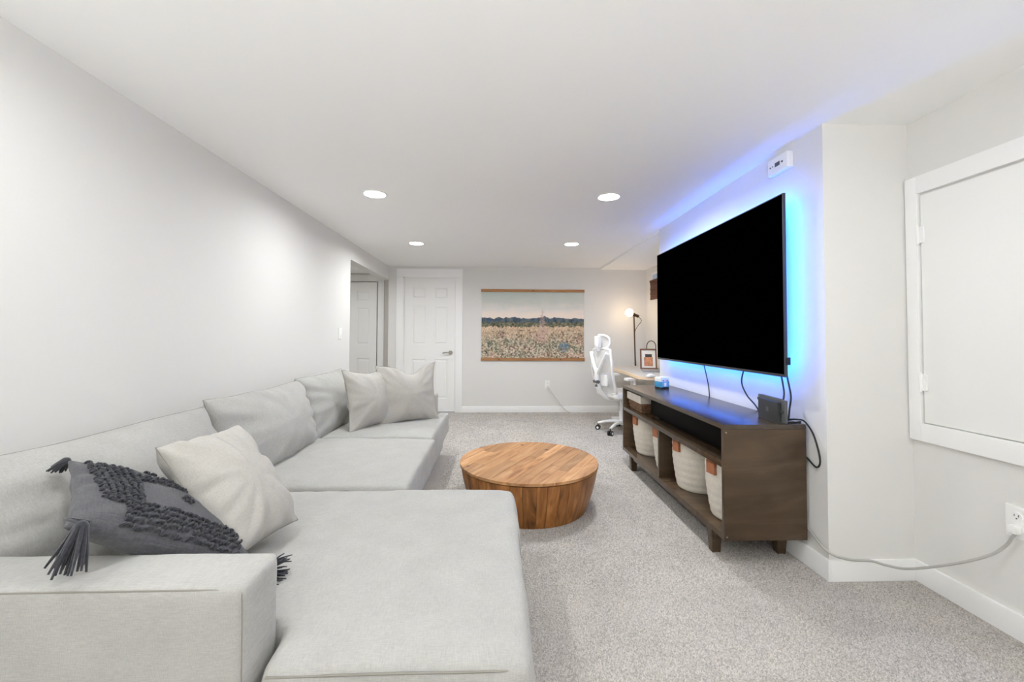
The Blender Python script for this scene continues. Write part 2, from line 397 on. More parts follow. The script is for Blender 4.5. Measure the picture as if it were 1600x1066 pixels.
def carpet_pile():
    # short leaning tufts where the carpet shows; finer close to the camera
    rng = np.random.default_rng(4)
    def patch(x0, x1, y0, y1, st):
        xs = np.arange(x0, x1, st); ys = np.arange(y0, y1, st*.87); gx, gy = np.meshgrid(xs, ys); gx = gx.copy(); gx[::2] += st/2
        return np.stack([gx.ravel(), gy.ravel(), np.full(gx.size, st)], 1)
    P = np.concatenate([patch(-.02, XR-.02, .78, 1.93, .0062), patch(-.5, XTV-.02, 1.93, 3.3, .0078), patch(-1.6, XTV-.02, 3.3, 4.6, .0105), patch(-1.6, XN-.02, 4.6, YB-.03, .0125)])
    X, Y, S = P.T
    keep = ~((X < .10) & (Y < 2.06)) & ~((X < -.45) & (Y < 4.14)) & (((X-.228)**2+(Y-2.9)**2) > .40**2)
    keep &= ~((X > XTV-.02) & (Y > YC-.02) & (Y < YBUMP))
    X, Y, S = X[keep], Y[keep], S[keep]; n = len(X)
    X = X+rng.normal(0, .2, n)*S; Y = Y+rng.normal(0, .2, n)*S
    # brushed patches lean together
    lean = np.array([noise.noise(Vector((x*1.7, y*1.7, 3.0)))*3.0 for x, y in zip(X[::1], Y[::1])]) if n < 400000 else rng.normal(0, 1, n)
    ang = lean+rng.normal(0, .9, n); tilt = rng.uniform(.1, .6, n)*S
    hgt = rng.uniform(.75, 1.15, n)*np.minimum(.007, S*.8)
    rot = rng.uniform(0, 2*np.pi, n)
    V = np.zeros((n, 4, 3))
    for k in range(3):
        a = rot+k*2*np.pi/3
        V[:, k, 0] = X+np.cos(a)*S*.62; V[:, k, 1] = Y+np.sin(a)*S*.62; V[:, k, 2] = -.0005
    V[:, 3, 0] = X+np.cos(ang)*tilt; V[:, 3, 1] = Y+np.sin(ang)*tilt; V[:, 3, 2] = hgt
    idx = (np.arange(n)*4)[:, None, None]+np.array([[0, 1, 3], [1, 2, 3], [2, 0, 3]])[None]
    me = bpy.data.meshes.new('carpet_pile'); nf = n*3
    me.vertices.add(n*4); me.vertices.foreach_set('co', V.ravel().astype(np.float32))
    me.loops.add(nf*3); me.loops.foreach_set('vertex_index', idx.ravel().astype(np.int32))
    me.polygons.add(nf); me.polygons.foreach_set('loop_start', np.arange(0, nf*3, 3, dtype=np.int32))
    me.polygons.foreach_set('use_smooth', np.ones(nf, dtype=bool))
    me.update(calc_edges=True); me.validate()
    M = bpy.data.materials.new('carpet_tufts'); M.use_nodes = True; N = M.node_tree.nodes; L = M.node_tree.links; p = N['Principled BSDF']
    p.inputs['Roughness'].default_value = 1; p.inputs['Specular IOR Level'].default_value = .05
    g = N.new('ShaderNodeNewGeometry'); r = N.new('ShaderNodeValToRGB'); e = r.color_ramp.elements
    e[0].position = 0; e[0].color = rgb(158, 153, 146); e[1].position = 1; e[1].color = rgb(210, 205, 199); e.new(.3).color = rgb(182, 177, 171); e.new(.7).color = rgb(196, 191, 185)
    L.new(g.outputs['Random Per Island'], r.inputs[0])
    tc = N.new('ShaderNodeTexCoord'); nz = N.new('ShaderNodeTexNoise'); nz.inputs['Scale'].default_value = 3.1; nz.inputs['Detail'].default_value = 4; L.new(tc.outputs['Object'], nz.inputs[0])
    mr = N.new('ShaderNodeMapRange'); mr.inputs[1].default_value = .3; mr.inputs[2].default_value = .7; mr.inputs[3].default_value = .93; mr.inputs[4].default_value = 1.06; L.new(nz.outputs[0], mr.inputs[0])
    vm = N.new('ShaderNodeVectorMath'); vm.operation = 'SCALE'; L.new(r.outputs[0], vm.inputs[0]); L.new(mr.outputs[0], vm.inputs['Scale']); L.new(vm.outputs[0], p.inputs['Base Color'])
    me.materials.append(M)
    o = bpy.data.objects.new('carpet_pile', me); COL.objects.link(o)
    o.parent = bpy.data.objects['floor']; tag(o, 'short greige carpet pile covering the open floor', kind='stuff')
carpet_pile()

def six_panel_door(name, x0, x1, yf, z1, label, handle_side=1, z0=.012):
    """door leaf facing -Y at y=yf, with raised panels, each panel its own part"""
    d = empty(name, ((x0+x1)/2, yf, 0)); structure(d, label)
    W = x1-x0; Hh = z1-z0; th = .035
    cols = [(.135, .345), (W-.345+.035, W-.10)] if W < .8 else [(.12, .34), (.45, .67)]
    cols = [(.125*W/.77, .335*W/.77), (.455*W/.77, .665*W/.77)]
    rows = [(.14, .31), (.425, 1.01), (1.24, 1.83)]
    k = Hh/2.03
    xs = [0, cols[0][0], cols[0][1], cols[1][0], cols[1][1], W]
    zs = [0]
    for a, b in rows: zs += [a*k, b*k]
    zs += [Hh]
    bm = bmesh.new()
    # stiles and rails frame (front skin) plus recessed back slab
    hx = W/2
    def fb(xa, xb, za, zb, ya, yb): box(bm, xa-hx, xb-hx, ya, yb, z1-zb, z1-za)
    fb(0, W, 0, Hh, .012, th)
    for xa, xb in ((xs[0], xs[1]), (xs[2], xs[3]), (xs[4], xs[5])): fb(xa, xb, 0, Hh, 0, .013)
    for za, zb in ((zs[0], zs[1]), (zs[2], zs[3]), (zs[4], zs[5]), (zs[6], zs[7])):
        fb(xs[1], xs[2], za, zb, 0, .013); fb(xs[3], xs[4], za, zb, 0, .013)
    new_obj('leaf', bm, MAT['door'], d)
    for (xa, xb) in cols:
        for (za, zb) in rows:
            bm = bmesh.new(); g = .014; s = .028
            za2, zb2 = z1-zb*k, z1-za*k
            o = [(xa-hx+g, za2+g), (xb-hx-g, za2+g), (xb-hx-g, zb2-g), (xa-hx+g, zb2-g)]
            i = [(xa-hx+s, za2+s), (xb-hx-s, za2+s), (xb-hx-s, zb2-s), (xa-hx+s, zb2-s)]
            vo = [bm.verts.new((x, .0125, z)) for x, z in o]; vi = [bm.verts.new((x, .003, z)) for x, z in i]
            vb = [bm.verts.new((x, .014, z)) for x, z in o]
            bm.faces.new(vi)
            for q in range(4):
                bm.faces.new((vo[q], vo[(q+1) % 4], vi[(q+1) % 4], vi[q])); bm.faces.new((vb[q], vb[(q+1) % 4], vo[(q+1) % 4], vo[q]))
            bm.faces.new(list(reversed(vb)))
            new_obj('panel', bm, MAT['door'], d)
    # lever handle
    hxp = hx-.065 if handle_side > 0 else -hx+.065
    bm = bmesh.new(); hz = .905
    cyl(bm, (hxp, 0, hz), (hxp, -.012, hz), .032, seg=24); cyl(bm, (hxp, -.01, hz), (hxp, -.05, hz), .011)
    s = -handle_side
    tube(bm, spline([(hxp, -.048, hz), (hxp+s*.03, -.05, hz+.003), (hxp+s*.07, -.05, hz+.004), (hxp+s*.115, -.046, hz-.006)], 5), .009, 10)
    o = new_obj('lever_handle', bm, MAT['chrome'], d, smooth=True); o['label'] = 'brushed nickel lever handle'
    return d

six_panel_door('door_1', -1.406, -.636, YB+.012, 2.042, 'white six panel door at the far end of the room')
def casing(name, x0, x1, z1, yf, wd=.1, top=.125):
    c = empty(name, ((x0+x1)/2, yf, 0)); structure(c)
    hx = (x1-x0)/2
    B('casing_board', MAT['trim'], c, (-hx-wd, -hx, -.016, 0, 0, z1), bevel=.003)
    B('casing_board', MAT['trim'], c, (hx, hx+wd, -.016, 0, 0, z1), bevel=.003)
    B('casing_board', MAT['trim'], c, (-hx-wd, hx+wd, -.018, 0, z1, z1+top), bevel=.003)
    # jamb
    B('jamb', MAT['trim'], c, (-hx-.004, -hx+.012, 0, .05, 0, z1), (hx-.012, hx+.004, 0, .05, 0, z1), (-hx, hx, 0, .05, z1-.012, z1+.004))
casing('trim_1', -1.42, -.622, 2.055, YB)
six_panel_door('door_2', -2.69, -1.928, 6.668, 2.02, 'dimmer white six panel door in the hall beyond the opening', -1)
casing('trim_2', -2.70, -1.918, 2.03, 6.70, top=.115)

def access_door():
    d = empty('door_3', (XR, 1.3, .677)); structure(d, 'large flat white access panel in a flat frame on the near right wall')
    y1, y0, z0, z1 = 1.943, .35, .677, 1.937
    oy, oz = 1.3, .677
    def bb(name, ya, yb, za, zb, x0, x1, bevel=.003, m='trim'):
        return B(name, MAT[m], d, (x0, x1, ya-oy, yb-oy, za-oz, zb-oz), bevel=bevel)
    fw, fh = .055, .085
    bb('frame_board', y1-fw, y1, z0, z1, -.022, 0)
    bb('frame_board', y0, y0+fw, z0, z1, -.022, 0)
    bb('frame_board', y0+fw, y1-fw, z1-fh, z1, -.022, 0)
    bb('frame_board', y0+fw, y1-fw, z0, z0+fh, -.022, 0)
    bb('panel', y0+fw+.006, y1-fw-.007, z0+fh+.004, z1-fh-.009, -.010, 0, m='door')
    for zc in (1.655, .955):
        bm = bmesh.new(); yy = y1-fw-.004-oy
        cyl(bm, (-.022, yy, zc-.045-oz), (-.022, yy, zc+.045-oz), .006, seg=12); box(bm, -.018, -.009, yy-.02, yy+.008, zc-.04-oz, zc+.04-oz)
        new_obj('hinge', bm, MAT['trim'], d, smooth=True)
access_door()

def nook_window():
    d = empty('window_1', (XN, 5.575, 1.70)); structure(d, 'small high window in the desk nook')
    B('window_frame', MAT['trim'], d, (-.004, .10, -.425, -.395, 0, .4), (-.004, .10, .395, .425, 0, .4), (-.004, .10, -.395, .395, 0, .03), (-.004, .10, -.395, .395, .37, .4))
    B('pane', MAT['glass'], d, (.06, .066, -.395, .395, .03, .37))
    bl = tag(empty('woven_blind', (XN-.02, 5.575, 1.70)), 'short brown woven blind at the nook window', 'blind')
    for i in range(7):
        z = .0+i*.036
        B('slat', MAT['blind'], bl, (-.012+.003*(i % 2), .006, -.42, .42, z, z+.033))
    B('head_rail', MAT['blind'], bl, (-.02, .012, -.42, .42, .252, .285))
nook_window()

# recessed ceiling lights: two rows in view, the same rows carried on out of view, plus an added hall light
def downlight(x, y, label, power=1.0, z=H):
    d = tag(empty('recessed_light', (x, y, z)), label, 'ceiling light', 'recessed ceiling lights')
    bm = bmesh.new(); lathe(bm, [(.076, -.002), (.078, -.0045), (.088, -.004), (.092, 0)], 40, cap_bottom=False, cap_top=False); new_obj('trim_ring', bm, MAT['trim'], d, smooth=True)
    bm = bmesh.new(); lathe(bm, [(.077, -.001), (.077, -.0035)], 40); new_obj('lens', bm, MAT['lens'], d)
    l = bpy.data.lights.new('downlight', 'AREA'); l.shape = 'DISK'; l.size = .13; l.energy = DOWNLIGHT_W*power; l.color = DOWNLIGHT_COL; l.spread = radians(168)
    o = bpy.data.objects.new('downlight_lamp', l); COL.objects.link(o); o.parent = d; o.location = (0, 0, -.012)
downlight(-.91, 3.065, 'larger recessed light on the left of the ceiling, nearer the sofa', .68)
downlight(.84, 3.05, 'larger recessed light on the right of the ceiling, near the television')
downlight(-.92, 4.70, 'smaller recessed light far left, before the panelled door', 1.0)
downlight(.85, 4.65, 'smaller recessed light far right, before the desk nook', 1.1)
downlight(-.91, 1.10, 'recessed light above the chaise, just outside the picture', .45)
downlight(.84, 1.10, 'recessed light above the near carpet, just outside the picture', .45)
downlight(-2.35, 5.6, 'added unseen recessed light brightening the hall beyond the opening', .45, 2.16)  # added unseen lamp, lifts the brightness of the hall walls and door
def fill_uplight():
    # added unseen uplighter behind the camera, brightens the ceiling and fills the room
    d = tag(empty('added_fill_uplight', (-.35, -1.35, 0)), 'added fill uplighter with a white bowl, unseen behind the camera', 'floor lamp')
    bm = bmesh.new(); lathe(bm, [(.15, 0), (.15, .02), (.03, .035)], 32); new_obj('base', bm, MAT['trim'], d, smooth=True)
    bm = bmesh.new(); cyl(bm, (0, 0, .03), (0, 0, 1.14), .012, seg=14); new_obj('pole', bm, MAT['trim'], d, smooth=True)
    bm = bmesh.new(); lathe(bm, [(.02, 1.13), (.10, 1.145), (.17, 1.19), (.205, 1.285), (.200, 1.285), (.165, 1.196), (.10, 1.152), (.02, 1.14)], 40); new_obj('bowl', bm, MAT['trim'], d, smooth='all')
    bm = bmesh.new(); sphere(bm, (0, 0, 1.245), .07, u=28, v=18); new_obj('bulb', bm, mat('fill_uplight_bulb', rgb(250, 250, 250), .4, emit=((.97, .99, 1, 1), FILL_UPLIGHT_L)), d, smooth='all')
fill_uplight()

# ------------------------------------------------------------------ sofa
SEAT = .40
def sofa():
    s = tag(empty('sectional_sofa', (-1.05, 2.5, 0)), 'large light grey linen sectional sofa with chaise along the left wall', 'sofa')
    off = Vector((1.05, -2.5, 0))
    def bx(x0, x1, y0, y1, z0, z1): return (x0+off.x, x1+off.x, y0+off.y, y1+off.y, z0, z1)
    def wr(a, sc, amp_e=0):
        def f(c, n):
            k = fbm(c+Vector((3, 1, 5)), sc)
            return c+n*(a*k)
        return f
    # upholstered base
    soft('base', [bx(-1.60, -.52, .99, 4.10, .06, .235), bx(-.60, .075, .985, 2.04, .06, .235)], MAT['sofa'], s, .022, 3, wr(.004, 3))
    # feet
    for (x, y) in ((-1.5, 1.08), (.0, 1.08), (.0, 1.95), (-1.5, 4.0), (-.62, 4.0), (-.62, 2.6)):
        bm = bmesh.new(); cyl(bm, (x+off.x, y+off.y, 0), (x+off.x, y+off.y, .075), .02, .027, 14); new_obj('foot', bm, MAT['black'], s, smooth=True)
    # arms
    a1 = soft('arm', [bx(-1.62, -.560, .95, 1.108, .07, .606)], MAT['sofa'], s, .014, 5, wr(.003, 4))
    soft('arm', [bx(-1.62, -.575, 3.97, 4.13, .07, .606)], MAT['sofa'], s, .016, 5, wr(.003, 4))
    soft('back_frame', [bx(-1.625, -1.47, 1.09, 3.99, .07, .62)], MAT['sofa'], s, .02, 4, wr(.003, 4))
    # seat cushions
    def crown(xc, yc, hx, hy, a):
        def f(c, n):
            x, y = (c.x-off.x-xc)/hx, (c.y-off.y-yc)/hy
            k = max(0, 1-x**4)*max(0, 1-y**4)
            if n.z > .3: c = c+Vector((0, 0, a*k*min(1, (n.z-.3)*2)))
            wv = fbm(c+Vector((7, 2, 1)), 2.2)*.008+fbm(c, 9)*.0018
            return c+n*wv
        return f
    ch = soft('chaise_cushion', [bx(-1.48, .098, 1.118, 2.066, .22, SEAT+.006), bx(-.545, .098, .955, 1.3, .22, SEAT+.006)], MAT['sofa'], s, .016, 34, crown(-.7, 1.55, 1.1, .75, .016))
    s1 = soft('seat_cushion', [bx(-1.48, -.440, 2.078, 3.062, .22, SEAT+.004)], MAT['sofa'], s, .016, 14, crown(-.95, 2.57, .62, .56, .03))
    s2 = soft('seat_cushion', [bx(-1.48, -.465, 3.072, 3.98, .22, SEAT+.004), bx(-.575, -.465, 3.6, 4.12, .22, SEAT+.004)], MAT['sofa'], s, .016, 14, crown(-.95, 3.55, .62, .56, .03))
    def seam(par, pts, r=.0028, n=6):
        bm = bmesh.new(); tube(bm, [p+off for p in spline(pts, n)], r, 6); new_obj('seam', bm, MAT['seam'], par, smooth=True)
    seam(a1, [(-1.60, .956, .596), (-1.2, .956, .597), (-.8, .956, .597), (-.60, .957, .596), (-.574, .962, .591)], .002)
    seam(a1, [(-.574, .962, .591), (-.568, .957, .57), (-.5655, .956, .4), (-.5655, .956, .1)], .0013)
    seam(ch, [(-.52, .968, SEAT-.008), (-.25, .964, SEAT-.002), (.0, .966, SEAT-.004), (.07, .985, SEAT-.012)])
    seam(ch, [(.083, 1.0, SEAT-.014), (.088, 1.5, SEAT-.010), (.085, 2.02, SEAT-.014)])
    seam(s1, [(-1.2, 2.086, SEAT-.015), (-.8, 2.086, SEAT-.004), (-.48, 2.09, SEAT-.012)])
    seam(s1, [(-.452, 2.12, SEAT-.016), (-.45, 2.6, SEAT-.008), (-.452, 3.02, SEAT-.016)])
    seam(s2, [(-.477, 3.1, SEAT-.016), (-.475, 3.6, SEAT-.008), (-.477, 4.06, SEAT-.016)])
    return s, off
SOFA, SOFF = sofa()

# ------------------------------------------------------------------ cushions
def cushion_bm(w, h, t, n=40, pinch=.07, power=.62, wrinkle=.006, seed=0, deform=None, m=None):
    """knife-edge cushion in local XY plane, thickness along Z"""
    bm = bmesh.new()
    m = m or n
    def pos(i, j, side):
        u = -1+2*i/n; v = -1+2*j/m
        # denser near edges
        u = sin(u*pi/2*.98)/sin(pi/2*.98); v = sin(v*pi/2*.98)/sin(pi/2*.98)
        x = w/2*u*(1-pinch*(1-v*v)); y = h/2*v*(1-pinch*(1-u*u))
        prof = max(0, (1-u*u))**power*max(0, (1-v*v))**power
        z = side*t/2*prof
        e = max(abs(u), abs(v))
        amp = wrinkle*(.25+1.3*max(0, e-.45))*min(1, prof*6)
        ang = math.atan2(v, u)
        wv = noise.noise(Vector((ang*5.0+seed*3.1, (u*u+v*v)*.8, seed+side*4.7)))+.6*noise.noise(Vector((u*2.1+seed, v*2.1, side*2.0+seed)))
        z += side*amp*wv*1.4 + side*.35*t*.1*noise.noise(Vector((u*1.1+seed*2, v*1.1, seed+side)))*min(1, prof*3)
        p = Vector((x, y, z))
        return deform(p, u, v, side) if deform else p
    top = [[bm.verts.new(pos(i, j, 1)) for j in range(m+1)] for i in range(n+1)]
    bot = [[top[i][j] if i in (0, n) or j in (0, m) else bm.verts.new(pos(i, j, -1)) for j in range(m+1)] for i in range(n+1)]
    for i in range(n):
        for j in range(m):
            bm.faces.new((top[i][j], top[i+1][j], top[i+1][j+1], top[i][j+1]))
            q = (bot[i][j], bot[i][j+1], bot[i+1][j+1], bot[i+1][j])
            if len(set(q)) == 4:
                try: bm.faces.new(q)
                except ValueError: pass
    ring = [top[i][0].co.copy() for i in range(n+1)]+[top[n][j].co.copy() for j in range(1, m+1)]+[top[i][m].co.copy() for i in range(n-1, -1, -1)]+[top[0][j].co.copy() for j in range(m-1, 0, -1)]
    return bm, ring, pos

def frame_matrix(center, wdir, hdir):
    x = Vector(wdir).normalized(); y = Vector(hdir); y = (y-x*y.dot(x)).normalized(); z = x.cross(y)
    M = Matrix((x, y, z)).transposed().to_4x4(); M.translation = Vector(center); return M

def place_cushion(name, M, w, h, t, material, parent=None, inv=None, seam=True, **k):
    bm, ring, pos = cushion_bm(w, h, t, **k)
    o = new_obj(name, bm, material, smooth='all')
    if parent is not None:
        o.parent = parent; o.matrix_local = Matrix.Translation(inv) @ M
    else: o.matrix_world = M
    if seam:
        b2 = bmesh.new(); tube(b2, ring, .0022, 5, closed=True)
        new_obj('seam', b2, MAT['seam'], o, smooth=True)
    return o

# three loose back cushions, parts of the sofa
for (cy, wdt, ht, cz, lean, cx, sd) in ((1.62, 1.00, .47, .585, .30, -1.40, 1), (2.58, .96, .48, .605, .30, -1.385, 2), (3.47, .90, .49, .615, .28, -1.385, 3)):
    M = frame_matrix((cx, cy, cz), (0, 1, 0), (-lean, 0, 1))
    def df(p, u, v, side, s=sd):
        # slump: belly pushed down and out
        p.z += .03*(1-v*v)*(1-u*u)*(1 if side > 0 else .3)*(.5-v*.5)
        p.y += .014*noise.noise(Vector((u*1.6, s*3.0, 0)))*(v > 0)*v
        return p
    place_cushion('back_cushion', M, wdt, ht, .30, MAT['sofa'], SOFA, SOFF, n=56, m=36, pinch=.035, power=.42, wrinkle=.02, seed=sd, deform=df)

# throw pillows
def dip(depth, wid, at=0.0):
    def f(p, u, v, side):
        if v > 0:
            g = math.exp(-((u-at)/wid)**2)*v*v
            p.y -= depth*g; p.z += side*.0
        return p
    return f
M = frame_matrix((-1.03, 3.42, .655), (.50, .86, 0), (-.16, .10, 1))
tag(place_cushion('throw_pillow', M, .50, .49, .21, MAT['pillow'], n=44, pinch=.11, seed=11, power=.6, wrinkle=.016, deform=dip(.02, .5)), 'light grey square throw pillow squeezed between back cushion and far pillow', 'pillow', 'grey throw pillows')
M = frame_matrix((-.765, 3.60, .665), (.88, .47, .03), (-.08, .14, 1))
tag(place_cushion('throw_pillow', M, .52, .51, .21, MAT['pillow'], n=44, pinch=.11, seed=14, power=.6, wrinkle=.016, deform=dip(.07, .35, .15)), 'light grey throw pillow with dented top edge at the far end of the sofa', 'pillow', 'grey throw pillows')
M = frame_matrix((-.92, 1.485, .635), (.61, -.12, -.77), (.2, .97, .0))
tag(place_cushion('throw_pillow', M, .44, .31, .22, MAT['pillow'], n=48, pinch=.05, seed=21, power=.47, wrinkle=.02), 'large plump light grey throw pillow behind the dark tasselled pillow', 'pillow', 'grey throw pillows')

def knit_pillow():
    Bp = Vector((-.970, 1.0, .712)); Cp = Vector((-.700, 1.32, .415)); A = Vector((-1.315, 1.28, .805))
    wv = (Cp-Bp).normalized(); hv = (A-Bp)
    c = (Cp+A)/2
    M = frame_matrix(c, wv, hv)
    w, h, t = .51, .46, .155
    bm, ring, pos = cushion_bm(w, h, t, n=44, pinch=.07, power=.52, wrinkle=.008, seed=31)
    o = new_obj('tasselled_pillow', bm, MAT['knit'], smooth='all'); o.matrix_world = M
    tag(o, 'charcoal knitted pillow with yarn loops and tassels lying on the sofa arm', 'pillow')
    n = 44
    def surf(u, v):
        # invert the density mapping
        i = (math.asin(max(-1, min(1, u*sin(pi/2*.98))))/(pi/2*.98)+1)/2*n
        j = (math.asin(max(-1, min(1, v*sin(pi/2*.98))))/(pi/2*.98)+1)/2*n
        return pos(i, j, 1)
    def nrm(u, v):
        e = .02; a = surf(u+e, v)-surf(u-e, v); b = surf(u, v+e)-surf(u, v-e); return a.cross(b).normalized()
    rnd = random.Random(5)
    # ring-shaped band of yarn loops around a plain woven centre
    bm = bmesh.new()
    def loop(u, v, ang, s):
        p = surf(u, v); nn = nrm(u, v); a = nn.orthogonal().normalized(); a = (a*cos(ang)+nn.cross(a)*sin(ang)); 
        pts = []
        for k in range(7):
            q = pi*k/6
            pts.append(p+a*(s*cos(q))*.9+nn*(s*(.15+.9*sin(q))))
        tube(bm, pts, s*.52, 6)
    def row(pts, step, s, jit=.012):
        for k in range(len(pts)-1):
            a = Vector(pts[k]); b = Vector(pts[k+1]); L = Vector(((b.x-a.x)*w/2, (b.y-a.y)*h/2)).length
            m_ = max(1, int(L/step))
            for q in range(m_):
                f = (q+.5)/m_; p = a.lerp(b, f)
                loop(p.x+rnd.uniform(-jit, jit), p.y+rnd.uniform(-jit, jit), rnd.uniform(-.5, .5)+math.atan2((b.y-a.y)*h, (b.x-a.x)*w)+rnd.choice((0.4, -.4)), s*rnd.uniform(.85, 1.15))
    for k in range(6):
        d = k*.066
        row([(-.90+d, .72-.03*k), (-.86+d, .1), (-.80+d, -.45-.05*k)], .0125, .0070)
    for k in range(5):
        d = k*.085
        row([(-.62, -.90+d), (.1, -.92+d), (.70, -.86+d)], .0125, .0070)
    for k in range(3):
        d = k*.085
        row([(-.50, .16+d), (.1, .10+d), (.70, .0+d)], .0125, .0066)
    for k in range(3):
        d = k*.075
        row([(.60+d, -.60), (.58+d, -.2), (.56+d, .05)], .0125, .0066)
    for (cu, cv) in ((.02, -.20), (-.30, .62), (.78, -.30)):
        for k in range(7):
            loop(cu+.05*cos(k), cv+.06*sin(k), k*.9, .006)
    y = new_obj('yarn_loops', bm, MAT['yarn'], o, smooth=True); y['kind'] = 'stuff'; y['label'] = 'thick charcoal yarn loops'
    # plain gathered hem along the short edge
    # tassels
    Mi = M.inverted()
    def tassel(top_world, down, length, seed, spread=.028, cord=None, squash=None, count=26, thick=.0056):
        rr = random.Random(seed); bmt = bmesh.new(); tp = Vector(top_world); d = Vector(down).normalized()
        a = d.orthogonal().normalized(); b = d.cross(a)
        sphere(bmt, Mi @ tp, .013, (1, 1, 1), 12, 8)
        for k in range(count):
            an = rr.uniform(0, 2*pi); rad = sqrt(rr.random())
            o1 = tp+(a*cos(an)+b*sin(an))*.009*rad
            e = tp+d*length*rr.uniform(.75, 1.05)+(a*cos(an)+b*sin(an))*spread*rad*rr.uniform(.8, 1.3)
            mid = tp+d*length*.45+(a*cos(an)+b*sin(an))*spread*rad*.8
            if squash:
                for q in (e, mid): q.z = max(q.z, squash)
            tube(bmt, [Mi @ p for p in spline([o1, mid, e], 4)], thick, 5, taper=lambda t: 1-.6*t)
        if cord:
            tube(bmt, [Mi @ Vector(p) for p in spline(cord, 5)], .004, 6)
        new_obj('tassel', bmt, MAT['yarn'], o, smooth=True)
    bl = M @ Vector((-w/2, -h/2, 0)); tl = M @ Vector((-w/2, h/2, 0)); br = M @ Vector((w/2, -h/2, 0)); tr = M @ Vector((w/2, h/2, 0))
    tt = bl+Vector((.055, -.016, .010))
    tassel(tt, (-.06, -.22, -.80), .095, 3, .03, cord=[bl+Vector((.03, .03, .0)), bl+Vector((.005, .0, .02)), tt+Vector((-.01, 0, .01)), tt], squash=.612)
    tassel(tl+Vector((.0, -.005, -.005)), (-.5, -.1, -.6), .036, 4, .02)
    tassel(br+Vector((.012, -.0, .01)), (.9, .0, .03), .062, 5, .05, squash=.425, count=36, thick=.0036)
    tassel(tr+Vector((-.0, .0, .0)), (.4, .6, .2), .03, 6, .02)
    return o
knit_pillow()

# ------------------------------------------------------------------ round coffee table
def coffee_table():
    R, h = .478, .30
    t = tag(empty('coffee_table', (.228, 2.90, 0)), 'round drum coffee table of warm honey wood planks', 'coffee table')
    prof = [(.395, 0), (.418, .06), (.440, .13), (.458, .20), (.468, .255), (.471, .276)]
    n = 44; g = .0012
    rnd = random.Random(3)
    # staves
    ang = 0; staves = []
    while ang < 2*pi-.02:
        wd = rnd.uniform(.10, .19); staves.append((ang, min(ang+wd, 2*pi))); ang += wd
    for a0, a1 in staves:
        bm = bmesh.new()
        am = (a0+a1)/2; k = 3
        da = rnd.uniform(-.0008, .0008)
        outer = []; inner = []
        # local frame: X runs along the stave (vertical) so the grain follows it
        Mloc = Matrix(((0, 0, 1), (-sin(am), cos(am), 0), (-cos(am), -sin(am), 0))).transposed().to_4x4()
        Mloc.translation = Vector((cos(am)*.44, sin(am)*.44, .14)); Mi = Mloc.inverted()
        for r, z in prof:
            outer.append([bm.verts.new(Mi @ Vector(((r+da)*cos(a), (r+da)*sin(a), z))) for a in [a0+g/r+(a1-a0-2*g/r)*q/k for q in range(k+1)]])
            inner.append([bm.verts.new(Mi @ Vector(((r-.03)*cos(a), (r-.03)*sin(a), z))) for a in [a0+g/r+(a1-a0-2*g/r)*q/k for q in range(k+1)]])
        for A, C in zip(outer[:-1], outer[1:]):
            for q in range(k): bm.faces.new((A[q], A[q+1], C[q+1], C[q]))
        for A, C in zip(inner[:-1], inner[1:]):
            for q in range(k): bm.faces.new((A[q+1], A[q], C[q], C[q+1]))
        for i in range(len(prof)-1):
            for q in (0, k): bm.faces.new((outer[i][q], outer[i+1][q], inner[i+1][q], inner[i][q]))
        for lev in (0, -1):
            for q in range(k): bm.faces.new((outer[lev][q], outer[lev][q+1], inner[lev][q+1], inner[lev][q]))
        o = new_obj('side_stave', bm, MAT['tableside'], t, smooth=True, angle=50); o.matrix_local = Mloc
    # dark reveal under the top
    bm = bmesh.new(); lathe(bm, [(.462, .26), (.464, .2838)], 64); new_obj('under_rim', bm, MAT['frame_wood'], t, smooth=True)
    # top planks: strips across a disc, running towards the far right
    dirn = Vector((.50, .87, 0)).normalized(); nrm = Vector((-dirn.y, dirn.x, 0))
    rot = math.atan2(dirn.y, dirn.x)
    edges = [-R]
    while edges[-1] < R-.05:
        edges.append(min(R, edges[-1]+rnd.uniform(.062, .10)))
    edges[-1] = R
    for a, b in zip(edges[:-1], edges[1:]):
        # each strip is cut once or twice along its length
        L = sqrt(max(0, R*R-min(abs(a), abs(b))**2)) if a*b > 0 else R
        cuts = sorted([-L-.01]+[rnd.uniform(-.6, .6)*L for _ in range(rnd.choice((0, 1, 1)))]+[L+.01])
        for c0, c1 in zip(cuts[:-1], cuts[1:]):
            poly = []
            # sample the boundary of the strip piece intersected with the disc
            ys = [a+.0007+(b-a-.0014)*q/8 for q in range(9)]
            left = []; right = []
            for yv in ys:
                half = sqrt(max(0, R*R-yv*yv)); l = max(-half, c0+.0007); r = min(half, c1-.0007)
                if r-l > .002: left.append((l, yv)); right.append((r, yv))
            poly = right+list(reversed(left))
            if len(poly) < 6: continue
            bm = bmesh.new(); zz = rnd.uniform(0, .0008)
            cx = sum(p[0] for p in poly)/len(poly); cyy = sum(p[1] for p in poly)/len(poly)
            extrude_poly(bm, [Vector((x-cx, y-cyy, -.0)) for x, y in poly], (0, 0, .016+zz))
            o = new_obj('top_plank', bm, MAT['tabletop'], t)
            wp = dirn*cx+nrm*cyy; o.location = (wp.x, wp.y, h-.0165); o.rotation_euler = (0, 0, rot)
coffee_table()

